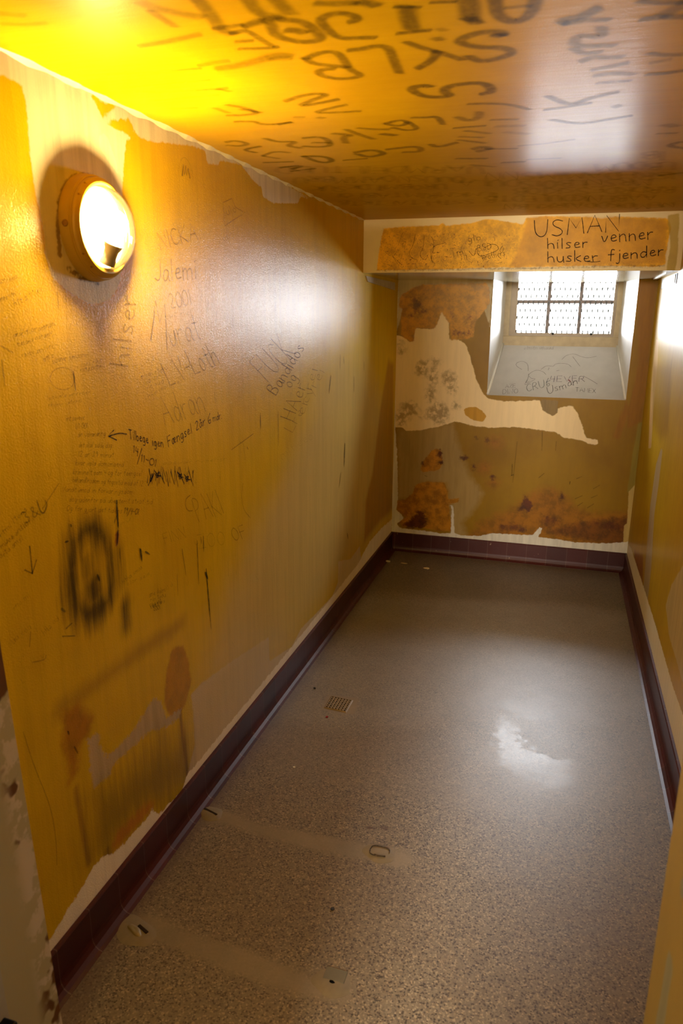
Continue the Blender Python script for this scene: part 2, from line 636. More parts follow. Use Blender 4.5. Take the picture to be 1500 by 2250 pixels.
def paint_material(name, base, base2, layers, rough=0.25, bump_s=0.25, streak=(1, 1, 1), grain=300, streak_bump=0.25, dirt=0.2, haze=0.40, coat=0.14, spec=.05):
    t = NT(name)
    v = t.coords()
    vs_ = t.coords(streak)
    big = t.noise(v, 2.2, 4, .6)
    st = t.noise(vs_, 7.0, 4, .6)
    fine = t.noise(v, grain, 2, .5)
    col = t.mix(t.smooth(big, .3, .7), base, base2)
    col = t.mix(t.smooth(st, .35, .7, 0, dirt), col, tuple(c * .55 for c in base2[:3]) + (1,))
    r = t.math('ADD', t.math('MULTIPLY', big, 0.10), rough - 0.05)
    mot = t.noise(v, 20.0, 6, .68)
    cache = {}
    for L in layers:
        key = (L.scale, L.streak)
        if key not in cache:
            cache[key] = t.noise(vs_ if L.streak else v, L.scale, 5, .62)
        nz = t.math('MULTIPLY', t.math('SUBTRACT', cache[key], 0.5), L.amp * 2.4)
        d = t.math('ADD', t.attr('layer_' + L.name), nz)
        f = t.smooth(d, -L.soft, L.soft, 0.0, L.strength)
        if L.breakup:
            bn = t.noise(v, L.breakup[0], 5, .65)
            f = t.math('MULTIPLY', f, t.smooth(bn, L.breakup[1], L.breakup[2]))
        c2 = tuple(x * (1 - L.mottle) for x in L.color[:3]) + (1,)
        col = t.mix(f, col, t.mix(t.smooth(mot if L.mottle > .3 else st, .36, .66), L.color, c2))
        if L.rough is not None:
            nd = t.n('ShaderNodeMix', data_type='FLOAT')
            t.l(f, nd.inputs[0])
            t.l(r, nd.inputs[2])
            nd.inputs[3].default_value = L.rough
            r = nd.outputs[0]
    b = t.bump(fine, bump_s, 0.0013)
    b = t.bump(t.noise(vs_, 26, 3, .5), streak_bump, 0.0012, b)
    b = t.bump(t.noise(v, 9, 2, .5), 0.09, 0.004, b)
    t.principled(col, haze, 0.0, b, spec, coat, r)
    return t.m


def grid(a, b, step, extra=()):
    k = max(2, int(math.ceil((b - a) / step)) + 1)
    g = list(np.linspace(a, b, k))
    for e in extra:
        i = int(np.argmin([abs(x - e) for x in g]))
        g[i] = e
    return sorted(g)


OCHRE = srgb(224, 186, 8)
OCHRE2 = srgb(210, 170, 5)
CREAM = srgb(226, 216, 190)
PLASTER = srgb(250, 240, 214)

# ================================================================== LEFT WALL
LW = []
L = Layer('pale_patch', CREAM, .003, .006, 60, rough=.42)
L.poly((-60, 60), (-60, 150), (0, 165), (30, 175), (50, 190), (58, 230), (63, 300), (70, 370), (80, 430), (95, 500), (100, 560), (115, 610),
       (150, 640), (200, 670), (240, 660), (262, 625), (272, 560), (272, 480), (268, 420), (274, 330), (277, 312), (288, 300), (310, 304), (340, 312),
       (360, 313), (420, 320), (450, 330), (455, 358), (478, 364), (484, 352), (530, 362), (553, 393), (574, 412), (578, 432), (600, 446),
       (654, 447), (660, 432), (690, 440), (600, 390), (415, 298), (300, 243), (200, 198), (100, 145))
L.poly((193, 200), (228, 226), (258, 231), (240, 248), (228, 252), (232, 268), (252, 262), (262, 268), (262, 255), (275, 268), (280, 255), (296, 288), (312, 303),
       (292, 303), (275, 293), (248, 282), (226, 262), (212, 232), cut=True)
LW.append(L)
LW.append(Layer('bright_smear', srgb(240, 232, 208), .002, .004, 60, rough=.5).poly((217, 300), (228, 292), (238, 305), (250, 340), (262, 382), (256, 380), (235, 350), (219, 325)))
LW.append(Layer('grey_undercoat', srgb(214, 196, 160), .006, .005, 30, .9, rough=.34, mottle=.05).poly(
    (420, 1525), (440, 1503), (520, 1445), (590, 1400), (592, 1452), (640, 1422), (662, 1380), (692, 1350), (730, 1310), (742, 1280), (743, 1233),
    (770, 1228), (790, 1200), (795, 1240), (800, 1260), (640, 1470), (500, 1640), (430, 1725), (410, 1750), (402, 1732), (428, 1640), (424, 1560)))
LW.append(Layer('window_veil', srgb(206, 184, 124), .17, .06, 5, .66, mottle=.10).poly(  # paler colour standing in for the window's veil of light on the wall
    (500, 1290), (570, 1150), (650, 980), (700, 860), (740, 800), (800, 780), (842, 900), (846, 1120), (640, 1430), (430, 1640)))
LW.append(Layer('dark_band', srgb(128, 84, 22), .012, .008, 14, .75, streak=True).line(.010, (395, 1560), (402, 1620), (411, 1700)).line(.008, (166, 1735), (178, 1800), (194, 1895)).line(.010, (245, 1905), (235, 1870)))  # first line paints in the shadow of a paint edge
LW.append(Layer('diagonal_wipe', srgb(132, 92, 26), .03, .02, 10, .45).line(.018, (130, 1560), (230, 1490), (330, 1415), (400, 1370)))
LW.append(Layer('orange_stain', srgb(172, 104, 8), .022, .02, 30, .75, mottle=.35).poly((140, 1565), (175, 1550), (205, 1575), (195, 1618), (172, 1640), (172, 1690), (155, 1715), (146, 1680), (138, 1620)))
LW.append(Layer('orange_oval', srgb(184, 122, 6), .008, .008, 40, .7, mottle=.35).poly((378, 1425), (402, 1418), (414, 1450), (420, 1500), (406, 1552), (376, 1586), (361, 1545), (365, 1480)))
LW.append(Layer('lower_patch', srgb(200, 178, 138), .006, .016, 70, .95, rough=.45, streak=False).poly(
    (192, 1622), (222, 1610), (216, 1640), (236, 1662), (290, 1610), (318, 1565), (337, 1535), (352, 1540), (366, 1578), (396, 1558), (398, 1570), (368, 1598), (330, 1606),
    (290, 1642), (248, 1680), (242, 1702), (206, 1734), (199, 1690)))
LW.append(Layer('grime', srgb(70, 48, 14), .10, .10, 9, .55, streak=True).poly((210, 1750), (330, 1650), (410, 1640), (420, 1720), (320, 1790), (250, 1860), (200, 1880)))
LW.append(Layer('orange_low', srgb(190, 110, 22), .02, .02, 50, .7).poly((255, 1830), (330, 1760), (338, 1772), (275, 1845), (245, 1870)))
LW.append(Layer('far_ochre', srgb(166, 112, 14), .035, .02, 12, .75, streak=True).poly((853, 790), (864, 800), (862, 1120), (835, 1145), (800, 1190), (803, 1100), (818, 1040), (835, 900)))
LW.append(Layer('bare_plaster', PLASTER, .003, .013, 50, rough=.7, mottle=.07).poly(
    (60, 2110), (112, 2062), (150, 1995), (188, 1940), (203, 1905), (232, 1880), (255, 1872), (330, 1790), (334, 1775), (348, 1790), (398, 1740), (412, 1700), (430, 1680), (500, 1594), (600, 1471),
    (700, 1348), (788, 1237), (800, 1212), (812, 1190), (838, 1160), (868, 1135), (880, 1180), (820, 1240), (676, 1420), (400, 1760), (112, 2130), (60, 2190)))
SOOT = Layer('soot', srgb(22, 18, 12), .040, .055, 9, .88, streak=True)
SOOT.line(.030, (160, 1240), (166, 1195), (185, 1165), (205, 1160), (228, 1180), (243, 1225), (246, 1280), (238, 1320), (215, 1340), (190, 1352), (170, 1335), (160, 1300), (158, 1260))
SOOT.line(.022, (162, 1200), (162, 1330)).line(.012, (190, 1230), (192, 1262)).line(.026, (202, 1290), (206, 1305)).line(.016, (273, 1335), (275, 1375)).line(.012, (196, 1350), (180, 1330))
LW.append(SOOT)
LW.append(Layer('lamp_scar', srgb(96, 58, 18), .003, .006, 90, .8, rough=.8).line(.007, (131, 560), (127, 500), (130, 450), (140, 412), (160, 392), (185, 386), (203, 391)).line(.006, (150, 590), (180, 612), (215, 620)))
LW.append(Layer('gouge', srgb(150, 90, 20), .003, .004, 90, .9, rough=.8).poly((252, 1172), (262, 1165), (260, 1198), (254, 1202)))

# --- writing on the left wall
S = 'left'
stroke(S, [(278, 954), (262, 951), (240, 958)], .0046, PEN, .95)
stroke(S, [(250, 945), (237, 958), (256, 967)], .0046, PEN, .95, sm=False)
text(S, 'Tilbege', (284, 964), (328, 975), 21, .0040, PEN, .97, up=(-.1, -1), jit=.02)
text(S, 'igen', (335, 979), (361, 983), 20, .0040, PEN, .97, up=(-.1, -1), jit=.02)
text(S, 'F\u00e6ngsel', (370, 982), (424, 950), 22, .0040, PEN, .97, up=(-.15, -1), jit=.02)
text(S, '2\u00e5r', (430, 947), (453, 931), 20, .0040, PEN, .97, up=(-.1, -1), jit=.02)
text(S, '6', (457, 933), (467, 929), 22, .0040, PEN, .97, up=(-.1, -1), jit=.02)
text(S, 'mdr.', (468, 926), (489, 919), 17, .0036, PEN, .97, up=(-.1, -1), jit=.02)
text(S, '14', (292, 993), (305, 1003), 16, .0036, PEN, .97, up=(.05, -1))
stroke(S, [(311, 985), (301, 1020)], .0040, PEN, .95)
text(S, '11', (309, 1013), (319, 1017), 16, .0036, PEN, .97, up=(.1, -1))
stroke(S, [(320, 1009), (326, 1012)], .0040, PEN, .95)
text(S, '01', (327, 1021), (345, 1026), 15, .0036, PEN, .97, up=(.15, -1))
zz = []
for i in range(26):
    x = 326 + i * 3.8
    zz.append((x + random.uniform(-4, 4), (1028 if i % 2 else 1062) + random.uniform(-5, 6)))
stroke(S, zz, .0048, PEN, .95, sm=False)
zz = [(x + random.uniform(-5, 5), (1036 if i % 2 else 1068) + random.uniform(-6, 4)) for i, x in enumerate(np.linspace(330, 424, 22))]
stroke(S, zz, .0048, PEN, .95, sm=False)
stroke(S, [(327, 1030), (333, 1060), (327, 1055), (336, 1035), (330, 1062), (338, 1040)], .005, PEN, .95)
for (x, y) in ((395, 1045), (410, 1050), (345, 1042)):
    stroke(S, [(x - 6, y - 8), (x + 5, y + 6), (x - 4, y + 8), (x + 7, y - 6), (x - 7, y + 2), (x + 8, y + 4)], .0048, PEN, .95)
# the small block of faded lines the arrow points at
for s_, a, b in (('int sovere', (145, 925), (186, 922)), ('1/1-001', (165, 942), (192, 941)), ('din Udvandring', (170, 960), (232, 957)),
                 ('det skal sidde dag', (172, 983), (246, 984)), ('12 ar 39 minut', (170, 1003), (250, 1005)), ('hvor vold domsmaend', (165, 1022), (272, 1026)),
                 ('kriminelt som - og for faengsel', (160, 1042), (312, 1046)), ('behandlinsdom og fngsetid mod af 12', (158, 1059), (314, 1068)),
                 ('Vandt imod in forvaringsdom', (135, 1080), (293, 1086)), ('dog udenfor pa ubestemt straf tid', (150, 1102), (335, 1108)), ('Og for gjort det tidens', (145, 1122), (268, 1128))):
    text(S, s_, a, b, 12, .0019, BROWN, .55, jit=.06, slant=.2)
text(S, '19/4-01', (271, 1128), (304, 1131), 13, .0026, BROWN, .9, jit=.04, slant=.2)
# large faint names
text(S, 'NICKA.', (352, 548), (447, 523), 38, .0055, UMBER, .42)
text(S, 'Jalemi', (340, 618), (436, 612), 48, .0055, UMBER, .45)
text(S, '2001', (374, 678), (425, 668), 34, .0055, UMBER, .3)
stroke(S, [(330, 748), (337, 700), (340, 660), (350, 708), (361, 668), (364, 720), (366, 768)], .0060, BROWN, .55, sm=False)
text(S, 'urat', (376, 762), (446, 744), 62, .0055, BROWN, .34)
text(S, 'hilser', (281, 804), (301, 642), 40, .0060, BROWN, .36)
text(S, 'L.V-Loth', (374, 848), (487, 797), 54, .0060, BROWN, .42)
text(S, 'Adran', (362, 934), (457, 902), 66, .0050, UMBER, .42)
stroke(S, [(470, 862), (472, 885)], .004, BROWN, .4)
text(S, 'FUCK', (588, 838), (655, 775), 62, .0042, BROWN, .5)
text(S, 'Bandidos', (606, 868), (672, 762), 27, .0042, BROWN, .75)
text(S, 'og', (638, 853), (656, 826), 26, .0040, BROWN, .6)
text(S, 'HAer', (642, 925), (676, 842), 30, .0042, BROWN, .6)
text(S, 'er rei', (668, 912), (700, 806), 22, .0038, BROWN, .5)
text(S, 'Lre cyrei', (642, 950), (716, 812), 22, .0038, BROWN, .4)
stroke(S, [(508, 988), (530, 972), (556, 953)], .0050, BROWN, .45)
stroke(S, [(533, 974), (538, 1010)], .0045, BROWN, .25)
stroke(S, [(542, 982), (544, 987)], .005, RED, .7)
stroke(S, [(417, 1088), (407, 1096), (406, 1112), (412, 1123), (422, 1122)], .0045, BROWN, .55)
text(S, 'PAKI', (437, 1148), (496, 1126), 56, .0050, BROWN, .34)
stroke(S, [(533, 1062), (529, 1090), (534, 1120), (549, 1138)], .0045, BROWN, .35)
text(S, 'OF', (514, 1190), (546, 1178), 28, .0048, BROWN, .42)
text(S, 'ZOO', (436, 1205), (500, 1195), 30, .0045, BROWN, .2)
text(S, 'FINN', (362, 1195), (412, 1180), 24, .0035, BROWN, .3)
for (a, b, wd, op) in (((440, 1180), (442, 1195), .006, .5), ((446, 1178), (447, 1212), .006, .8), ((432, 1188), (436, 1285), .008, .6), ((399, 1206), (408, 1266), .005, .6),
                       ((452, 1250), (463, 1382), .010, .8), ((450, 1258), (456, 1272), .016, .7), ((388, 1262), (390, 1310), .006, .35),
                       ((571, 908), (572, 942), .008, .75), ((610, 905), (611, 980), .007, .6), ((757, 975), (755, 1025), .020, .75), ((726, 826), (722, 864), .020, .55),
                       ((777, 828), (777, 862), .020, .4), ((747, 780), (746, 812), .020, .3), ((754, 785), (755, 800), .02, .3), ((799, 795), (799, 815), .014, .4),
                       ((748, 1040), (744, 1070), .028, .35), ((762, 1172), (764, 1184), .018, .6), ((255, 1100), (259, 1160), .012, .85), ((250, 1150), (256, 1130), .005, .5),
                       ((258, 1165), (256, 1198), .010, .9), ((262, 1205), (263, 1235), .005, .5), ((307, 1206), (311, 1232), .014, .8), ((318, 1212), (328, 1218), .009, .7),
                       ((154, 1152), (156, 1158), .007, .8), ((142, 1191), (149, 1189), .008, .8), ((213, 1263), (218, 1276), .011, .8), ((148, 1607), (151, 1614), .008, .8),
                       ((162, 1640), (170, 1655), .008, .5), ((0, 760), (28, 775), .006, .4), ((2, 790), (10, 850), .005, .5), ((124, 640), (128, 682), .004, .4), ((160, 815), (165, 858), .006, .7)):
    stroke(S, [a, ((a[0] + b[0]) / 2, (a[1] + b[1]) / 2), b], wd, PEN, op, taper=True)
for (a, b, wd) in (((134, 1337), (142, 1344), .010), ((144, 1381), (157, 1369), .006), ((136, 1398), (164, 1397), .005), ((66, 1388), (64, 1420), .003)):
    stroke(S, [a, b], wd, GREEN, .6, taper=True)
stroke(S, [(50, 1608), (72, 1680), (110, 1770), (122, 1840), (124, 1900)], .0035, BROWN, .4)
stroke(S, [(64, 1200), (70, 1260)], .0055, BROWN, .75)
stroke(S, [(53, 1252), (70, 1260), (79, 1230)], .0050, BROWN, .7, sm=False)
stroke(S, [(70, 1455), (98, 1450), (100, 1440)], .004, GREEN, .4)
stroke(S, [(80, 1100), (86, 1122), (95, 1130), (103, 1108), (98, 1100)], .006, BROWN, .6)
stroke(S, [(92, 1118), (128, 1062)], .004, BROWN, .4)
text(S, '3&', (55, 1150), (92, 1128), 26, .0042, BROWN, .5)
stroke(S, [(109, 828), (116, 812), (140, 806), (158, 814), (164, 840), (150, 856), (126, 856), (112, 844), (109, 828)], .003, BROWN, .35)
stroke(S, [(399, 386), (402, 362), (404, 384), (407, 364), (409, 385), (412, 370), (416, 391)], .0065, PEN, .9, sm=False)
stroke(S, [(392, 372), (396, 348), (408, 345), (420, 370), (424, 395)], .0025, BROWN, .3)
stroke(S, [(489, 445), (508, 436), (516, 455), (538, 468), (520, 478), (493, 496), (489, 445)], .0035, BROWN, .5, sm=False)
text(S, 'lulox', (494, 475), (528, 462), 18, .0028, BROWN, .5)
for a, b, h, n, op in (((30, 742), (120, 716), 13, 15, .45), ((38, 762), (116, 735), 12, 13, .4), ((48, 786), (116, 764), 12, 11, .4), ((95, 795), (118, 784), 12, 4, .45),
                       ((113, 798), (196, 783), 12, 13, .45), ((178, 806), (226, 796), 12, 8, .4), ((176, 818), (229, 808), 12, 9, .45), ((30, 672), (62, 660), 16, 4, .45),
                       ((0, 624), (38, 612), 13, 6, .4), ((0, 662), (34, 650), 12, 6, .4), ((64, 652), (92, 640), 12, 4, .3), ((102, 880), (200, 864), 10, 14, .3), ((105, 895), (180, 884), 10, 10, .3),
                       ((310, 832), (368, 812), 11, 9, .5), ((316, 845), (355, 828), 11, 6, .45), ((320, 858), (360, 840), 11, 6, .45), ((326, 876), (366, 850), 10, 6, .4),
                       ((270, 1282), (312, 1248), 9, 8, .4), ((278, 1288), (330, 1262), 9, 8, .3), ((326, 1312), (362, 1298), 10, 7, .5), ((330, 1322), (364, 1310), 10, 7, .5),
                       ((333, 1332), (362, 1322), 9, 5, .5), ((360, 1300), (380, 1286), 8, 4, .3), ((258, 1160), (320, 1120), 10, 6, .25), ((356, 1022), (500, 1012), 9, 14, .22),
                       ((0, 1180), (60, 1120), 12, 9, .4), ((2, 1205), (62, 1152), 12, 9, .4), ((0, 1228), (50, 1184), 12, 8, .4), ((10, 1200), (75, 1140), 10, 9, .3),
                       ((20, 1420), (70, 1380), 14, 6, .25), ((95, 1395), (130, 1360), 12, 5, .25), ((30, 1340), (66, 1310), 12, 5, .25), ((360, 700), (420, 690), 12, 6, .25),
                       ((316, 800), (350, 782), 14, 4, .25), ((480, 540), (540, 500), 16, 5, .3), ((620, 1010), (690, 960), 20, 6, .22), ((640, 870), (700, 800), 16, 6, .2)):
    scrawl(S, a, b, h, n, .0021, random.choice((BROWN, BROWN, GREEN)), op)
text(S, 'Five M6', (331, 1337), (356, 1325), 10, .0026, GREEN, .7)
text(S, '2001', (336, 1342), (352, 1338), 9, .0024, BROWN, .7)
for i in range(60):
    x, y = random.uniform(10, 560), random.uniform(640, 1500)
    a = random.uniform(-1.2, 1.2)
    r = random.uniform(4, 16)
    stroke(S, [(x, y), (x + r * math.cos(a) * .6, y + r * .8 + 3), (x + r * math.cos(a), y + r * math.sin(a))], .0018, BROWN, random.uniform(.12, .35))
for i in range(70):
    x, y = random.uniform(440, 800), random.uniform(560, 1300)
    r = random.uniform(6, 34)
    stroke(S, [(x, y), (x + random.uniform(-2, 2), y + r)], .006, BROWN, random.uniform(.05, .2), taper=True)

mat_left = paint_material('glossy_ochre_wall_paint', OCHRE, OCHRE2, LW, rough=.17, streak=(1, 5, .35), bump_s=.60, streak_bump=.22, coat=.26, spec=.035)
painted_surface('wall_left', P_LEFT, grid(YF - .05, YB, .011), grid(0, ZC, .011), LW, mat_left, ink='left')

# ================================================================== RIGHT WALL
RW = []
RW.append(Layer('pink_strip', srgb(214, 176, 128), .004, .004, 30, .75, streak=True).poly((1441, 745), (1446, 748), (1444, 800), (1435, 900), (1430, 985), (1424, 985), (1428, 880), (1434, 800)))
RW.append(Layer('grey_strip', srgb(168, 148, 116), .005, .006, 20, .8, streak=True).poly((1452, 985), (1455, 990), (1447, 1060), (1437, 1130), (1430, 1250), (1420, 1340), (1411, 1315), (1418, 1230), (1428, 1110), (1441, 1020)))
RW.append(Layer('dark_field', srgb(138, 98, 4), .045, .05, 12, .7, streak=True).poly((1434, 800), (1475, 800), (1468, 950), (1450, 965), (1433, 930)))
RW.append(Layer('beige_patch', srgb(190, 168, 120), .006, .01, 20, .75).poly((1510, 1225), (1475, 1285), (1462, 1330), (1470, 1400), (1500, 1500), (1530, 1500), (1530, 1200)))
RW.append(Layer('rust', srgb(140, 72, 14), .02, .03, 30, .8, streak=True).poly((1392, 1210), (1412, 1220), (1412, 1290), (1400, 1290)))
RW.append(Layer('bare_plaster', srgb(226, 212, 180), .003, .012, 50, rough=.7, mottle=.07).poly((1376, 1190), (1386, 1205), (1412, 1285), (1440, 1375), (1475, 1500), (1510, 1600), (1560, 1780), (1560, 2000), (1500, 1740), (1431, 1430), (1399, 1320), (1374, 1230)))
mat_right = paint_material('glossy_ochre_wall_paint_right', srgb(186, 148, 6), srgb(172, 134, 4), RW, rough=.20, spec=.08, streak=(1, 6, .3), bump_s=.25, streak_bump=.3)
painted_surface('wall_right', P_RIGHT, grid(YF - .05, YB, .014), grid(0, ZC, .014), RW, mat_right)

# ================================================================== BACK WALL
BW = []
BW.append(Layer('grey_field', srgb(172, 146, 92), .03, .03, 14, .75).poly((876, 945), (995, 930), (1012, 1000), (1035, 1050), (1060, 1082), (1042, 1120), (1016, 1150), (1026, 1180), (990, 1176),
                                                                       (988, 1110), (980, 1060), (920, 1062), (905, 1100), (872, 1095)))
BW.append(Layer('cream', srgb(236, 212, 166), .0035, .008, 35, rough=.5, mottle=.06).poly(
    (858, 735), (880, 738), (900, 751), (908, 750), (912, 721), (950, 723), (958, 715), (969, 683), (985, 705), (987, 745), (1005, 746), (1022, 755), (1030, 775), (1045, 830), (1060, 863),
    (1072, 876), (1110, 882), (1186, 880), (1192, 900), (1202, 908), (1215, 914), (1224, 906), (1224, 898), (1240, 893), (1257, 892), (1270, 910), (1280, 940), (1287, 962), (1312, 967), (1313, 977),
    (1290, 975), (1280, 968), (1240, 962), (1220, 950), (1180, 944), (1130, 938), (1080, 940), (1040, 936), (1012, 928), (998, 926), (970, 936), (920, 946), (893, 947), (884, 940), (858, 938)))
BW.append(Layer('pale_top', srgb(196, 178, 140), .004, .006, 40, .85).poly((866, 610), (1085, 610), (1082, 625), (1076, 720), (1050, 640), (960, 626), (925, 628), (890, 645), (880, 700), (860, 760)))
BW.append(Layer('orange_top', srgb(204, 142, 14), .005, .010, 45, .95, rough=.22, mottle=.5).poly(
    (880, 650), (905, 634), (925, 626), (1068, 622), (1075, 632), (1076, 665), (1060, 690), (1045, 705), (1040, 740), (1020, 746), (990, 747), (987, 720), (988, 710), (980, 703), (970, 684), (964, 700),
    (956, 720), (950, 722), (912, 720), (908, 750), (900, 750), (881, 737), (880, 700), (884, 680), (876, 672)))
BW.append(Layer('rust_top', srgb(112, 56, 10), .014, .030, 70, .8, mottle=.5).poly((905, 655), (915, 655), (925, 670), (918, 685), (910, 690)).dot(993, 690, 3, 6).dot(1032, 697, 4, 3).poly((993, 728), (1010, 727), (1020, 732), (1014, 736), (995, 734)).dot(1030, 732, 2, 4).dot(932, 684, 6, 5).dot(905, 695, 4, 3))
BW.append(Layer('mould', srgb(136, 110, 68), .024, .040, 34, .68, breakup=(30, .36, .58)).dot(928, 812, 14, 18).dot(950, 825, 10, 24).dot(985, 832, 16, 16).dot(946, 865, 10, 20).dot(898, 900, 20, 18).dot(962, 908, 26, 22)
          .dot(994, 856, 9, 10).dot(955, 795, 10, 7).dot(880, 765, 10, 16).dot(1000, 890, 8, 6).dot(880, 920, 14, 16).dot(925, 912, 5, 9))
BW.append(Layer('grey_drip', srgb(134, 112, 66), .004, .006, 40, .75).poly((1186, 878), (1226, 880), (1224, 905), (1214, 915), (1202, 908), (1192, 902)))
BW.append(Layer('ochre_blob', srgb(196, 146, 34), .003, .006, 45).poly((1018, 900), (1028, 895), (1045, 894), (1058, 902), (1068, 914), (1062, 927), (1040, 924), (1022, 912)))
BW.append(Layer('orange_low', srgb(186, 124, 18), .006, .014, 40, .95, rough=.3, mottle=.5).poly((870, 1100), (890, 1098), (905, 1085), (912, 1066), (935, 1058), (975, 1060), (983, 1080), (986, 1110), (992, 1160), (988, 1167), (965, 1167), (930, 1160), (885, 1156),
                                                                            (874, 1147), (892, 1136), (872, 1120)).poly((922, 1030), (932, 1012), (950, 986), (968, 988), (973, 1020), (966, 1032), (930, 1038)).poly((983, 1097), (1008, 1095), (1005, 1105), (985, 1108)))
BW.append(Layer('orange_haze', srgb(160, 98, 16), .045, .035, 25, .7, mottle=.5).dot(1088, 972, 14, 11).dot(1065, 1030, 12, 10).dot(1082, 1062, 10, 8).poly(
    (1030, 1180), (1050, 1150), (1130, 1112), (1180, 1074), (1225, 1075), (1262, 1112), (1300, 1128), (1385, 1128), (1385, 1205), (1230, 1190), (1180, 1182)))
BW.append(Layer('rust', srgb(84, 34, 8), .012, .026, 60, .9, mottle=.5).poly((885, 1152), (900, 1142), (916, 1130), (912, 1122), (930, 1124), (938, 1145), (930, 1160), (898, 1160)).dot(966, 998, 5, 9).dot(969, 1016, 5, 5).dot(929, 1018, 2.5, 4)
          .dot(1019, 1006, 8, 5).dot(1041, 1027, 3, 5).dot(1083, 1049, 5, 5).dot(1070, 967, 6, 3).dot(1047, 963, 3, 2).poly((1152, 1090), (1160, 1094), (1170, 1110), (1162, 1126), (1150, 1120), (1136, 1122), (1146, 1106))
          .dot(1203, 1143, 4, 6).dot(1216, 1144, 3, 4).dot(1234, 1092, 4, 7).dot(1104, 1157, 7, 3).dot(1130, 1160, 8, 6).dot(1145, 1165, 9, 4).poly((1322, 1152), (1340, 1146), (1360, 1152), (1374, 1160), (1350, 1166), (1326, 1160)).dot(1308, 1150, 6, 3))
BW.append(Layer('brown_smear', srgb(112, 62, 10), .030, .030, 40, .75, mottle=.5).poly((1270, 1148), (1385, 1135), (1385, 1200), (1290, 1190), (1200, 1168)).dot(1120, 1160, 26, 8).dot(1208, 1145, 18, 12))
BW.append(Layer('orange_side', srgb(150, 100, 3), .012, .014, 16, .85, streak=True).poly((1400, 615), (1442, 622), (1430, 740), (1420, 860), (1408, 925), (1398, 932), (1380, 940), (1376, 915), (1382, 890), (1402, 800)).poly(
    (1345, 960), (1362, 914), (1376, 880), (1386, 900), (1372, 935), (1358, 966)))
BW.append(Layer('green_side', srgb(146, 132, 44), .006, .010, 16, .7, streak=True).poly((1402, 930), (1416, 928), (1396, 1078), (1378, 1082), (1390, 990)))
BW.append(Layer('cream_side', srgb(206, 178, 104), .003, .005, 40, .9).poly((1381, 1080), (1397, 1062), (1388, 1215), (1368, 1212), (1370, 1155), (1377, 1150)))
BW.append(Layer('white_edge', srgb(222, 216, 200), .003, .008, 45, .95, rough=.6).poly((860, 615), (875, 620), (874, 680), (869, 760), (868, 930), (872, 1000), (874, 1090), (871, 1120), (888, 1138), (872, 1150), (878, 1160), (930, 1166), (966, 1172), (990, 1172),
                                                                              (992, 1120), (988, 1110), (996, 1112), (998, 1170), (1010, 1176), (1050, 1178), (1080, 1172), (1170, 1176), (1185, 1158), (1192, 1160), (1182, 1180), (1230, 1186), (1262, 1192), (1330, 1194), (1385, 1190),
                                                                              (1385, 1230), (860, 1185)))
BI = 'back'
for (a, b, op) in (((1136, 970), (1126, 1060), .25), ((1191, 948), (1190, 990), .3), ((1222, 970), (1220, 990), .3), ((900, 965), (899, 1000), .15), ((1125, 1020), (1124, 1045), .5), ((1252, 1058), (1251, 1064), .6)):
    stroke(BI, [a, b], .008, BROWN, op, taper=True)
for (x, y, dx, dy) in ((1183, 1050, 12, -10), (1266, 1052, 12, -5), (1303, 1074, 14, -8), (1263, 1096, 16, -7), (1298, 1094, 14, -6), (1268, 1112, 12, -8), (1290, 1116, 14, -9), (1122, 1045, 6, -2), (933, 1045, 5, 2)):
    stroke(BI, [(x, y), (x + dx, y + dy)], .007, GREEN, .45, taper=True)
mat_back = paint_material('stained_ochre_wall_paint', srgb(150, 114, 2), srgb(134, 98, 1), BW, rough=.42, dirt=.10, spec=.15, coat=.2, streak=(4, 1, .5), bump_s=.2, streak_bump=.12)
painted_surface('wall_back', P_BACK, grid(XL, XR, .011, (NX0, NX1)), grid(0, ZC, .011, (NZ0, ZS)), BW, mat_back,
                skip=lambda u, v: NX0 < u < NX1 and NZ0 < v < ZS, ink='back')

# ================================================================== BEAM over the window end
BMW = []
L = Layer('ochre_panel', srgb(236, 176, 0), .004, .006, 45, rough=.4, mottle=.35)
L.poly((842, 503), (870, 499), (965, 495), (972, 489), (980, 496), (1035, 490), (1070, 481), (1100, 485), (1150, 493), (1156, 479), (1200, 475), (1300, 477), (1320, 481), (1350, 476), (1468, 480),
       (1474, 500), (1462, 560), (1462, 582), (1440, 586), (1300, 584), (1100, 588), (960, 592), (828, 594), (830, 565), (838, 520))
BMW.append(L)
BMW.append(Layer('second_coat', srgb(194, 134, 4), .010, .012, 20, .65, mottle=.3).poly((1152, 495), (1158, 480), (1200, 475), (1300, 478), (1350, 477), (1466, 482), (1460, 580), (1300, 583), (1120, 586), (1140, 540)))
BMW.append(Layer('olive_end', srgb(176, 146, 40), .004, .006, 30, .8).poly((1466, 472), (1492, 470), (1488, 560), (1482, 600), (1462, 600), (1472, 540)))
BMW.append(Layer('stipple', srgb(120, 70, 12), .03, .02, 30, .8, breakup=(190, .55, .66)).poly((840, 506), (1130, 500), (1140, 590), (830, 592)).poly((1240, 575), (1440, 575), (1440, 585), (1240, 585)))
BMW.append(Layer('grime_line', srgb(90, 56, 14), .006, .010, 60, .8).line(.002, (828, 594), (1000, 592), (1150, 590), (1300, 586), (1460, 584)))
T = 'beam'
text(T, 'USMAN', (1174, 521), (1368, 506), 36, .0060, PEN, .92, up=(0, -1), jit=.05)
text(T, 'hilser', (1203, 547), (1296, 543), 23, .0060, PEN, .9, up=(0, -1), jit=.04)
text(T, 'venner', (1321, 535), (1440, 524), 30, .0060, PEN, .9, up=(0, -1), jit=.04)
text(T, 'husker', (1203, 577), (1318, 574), 24, .0060, PEN, .9, up=(0, -1), jit=.04)
text(T, 'fjender', (1336, 574), (1462, 561), 25, .0062, PEN, .92, up=(0, -1), jit=.04)
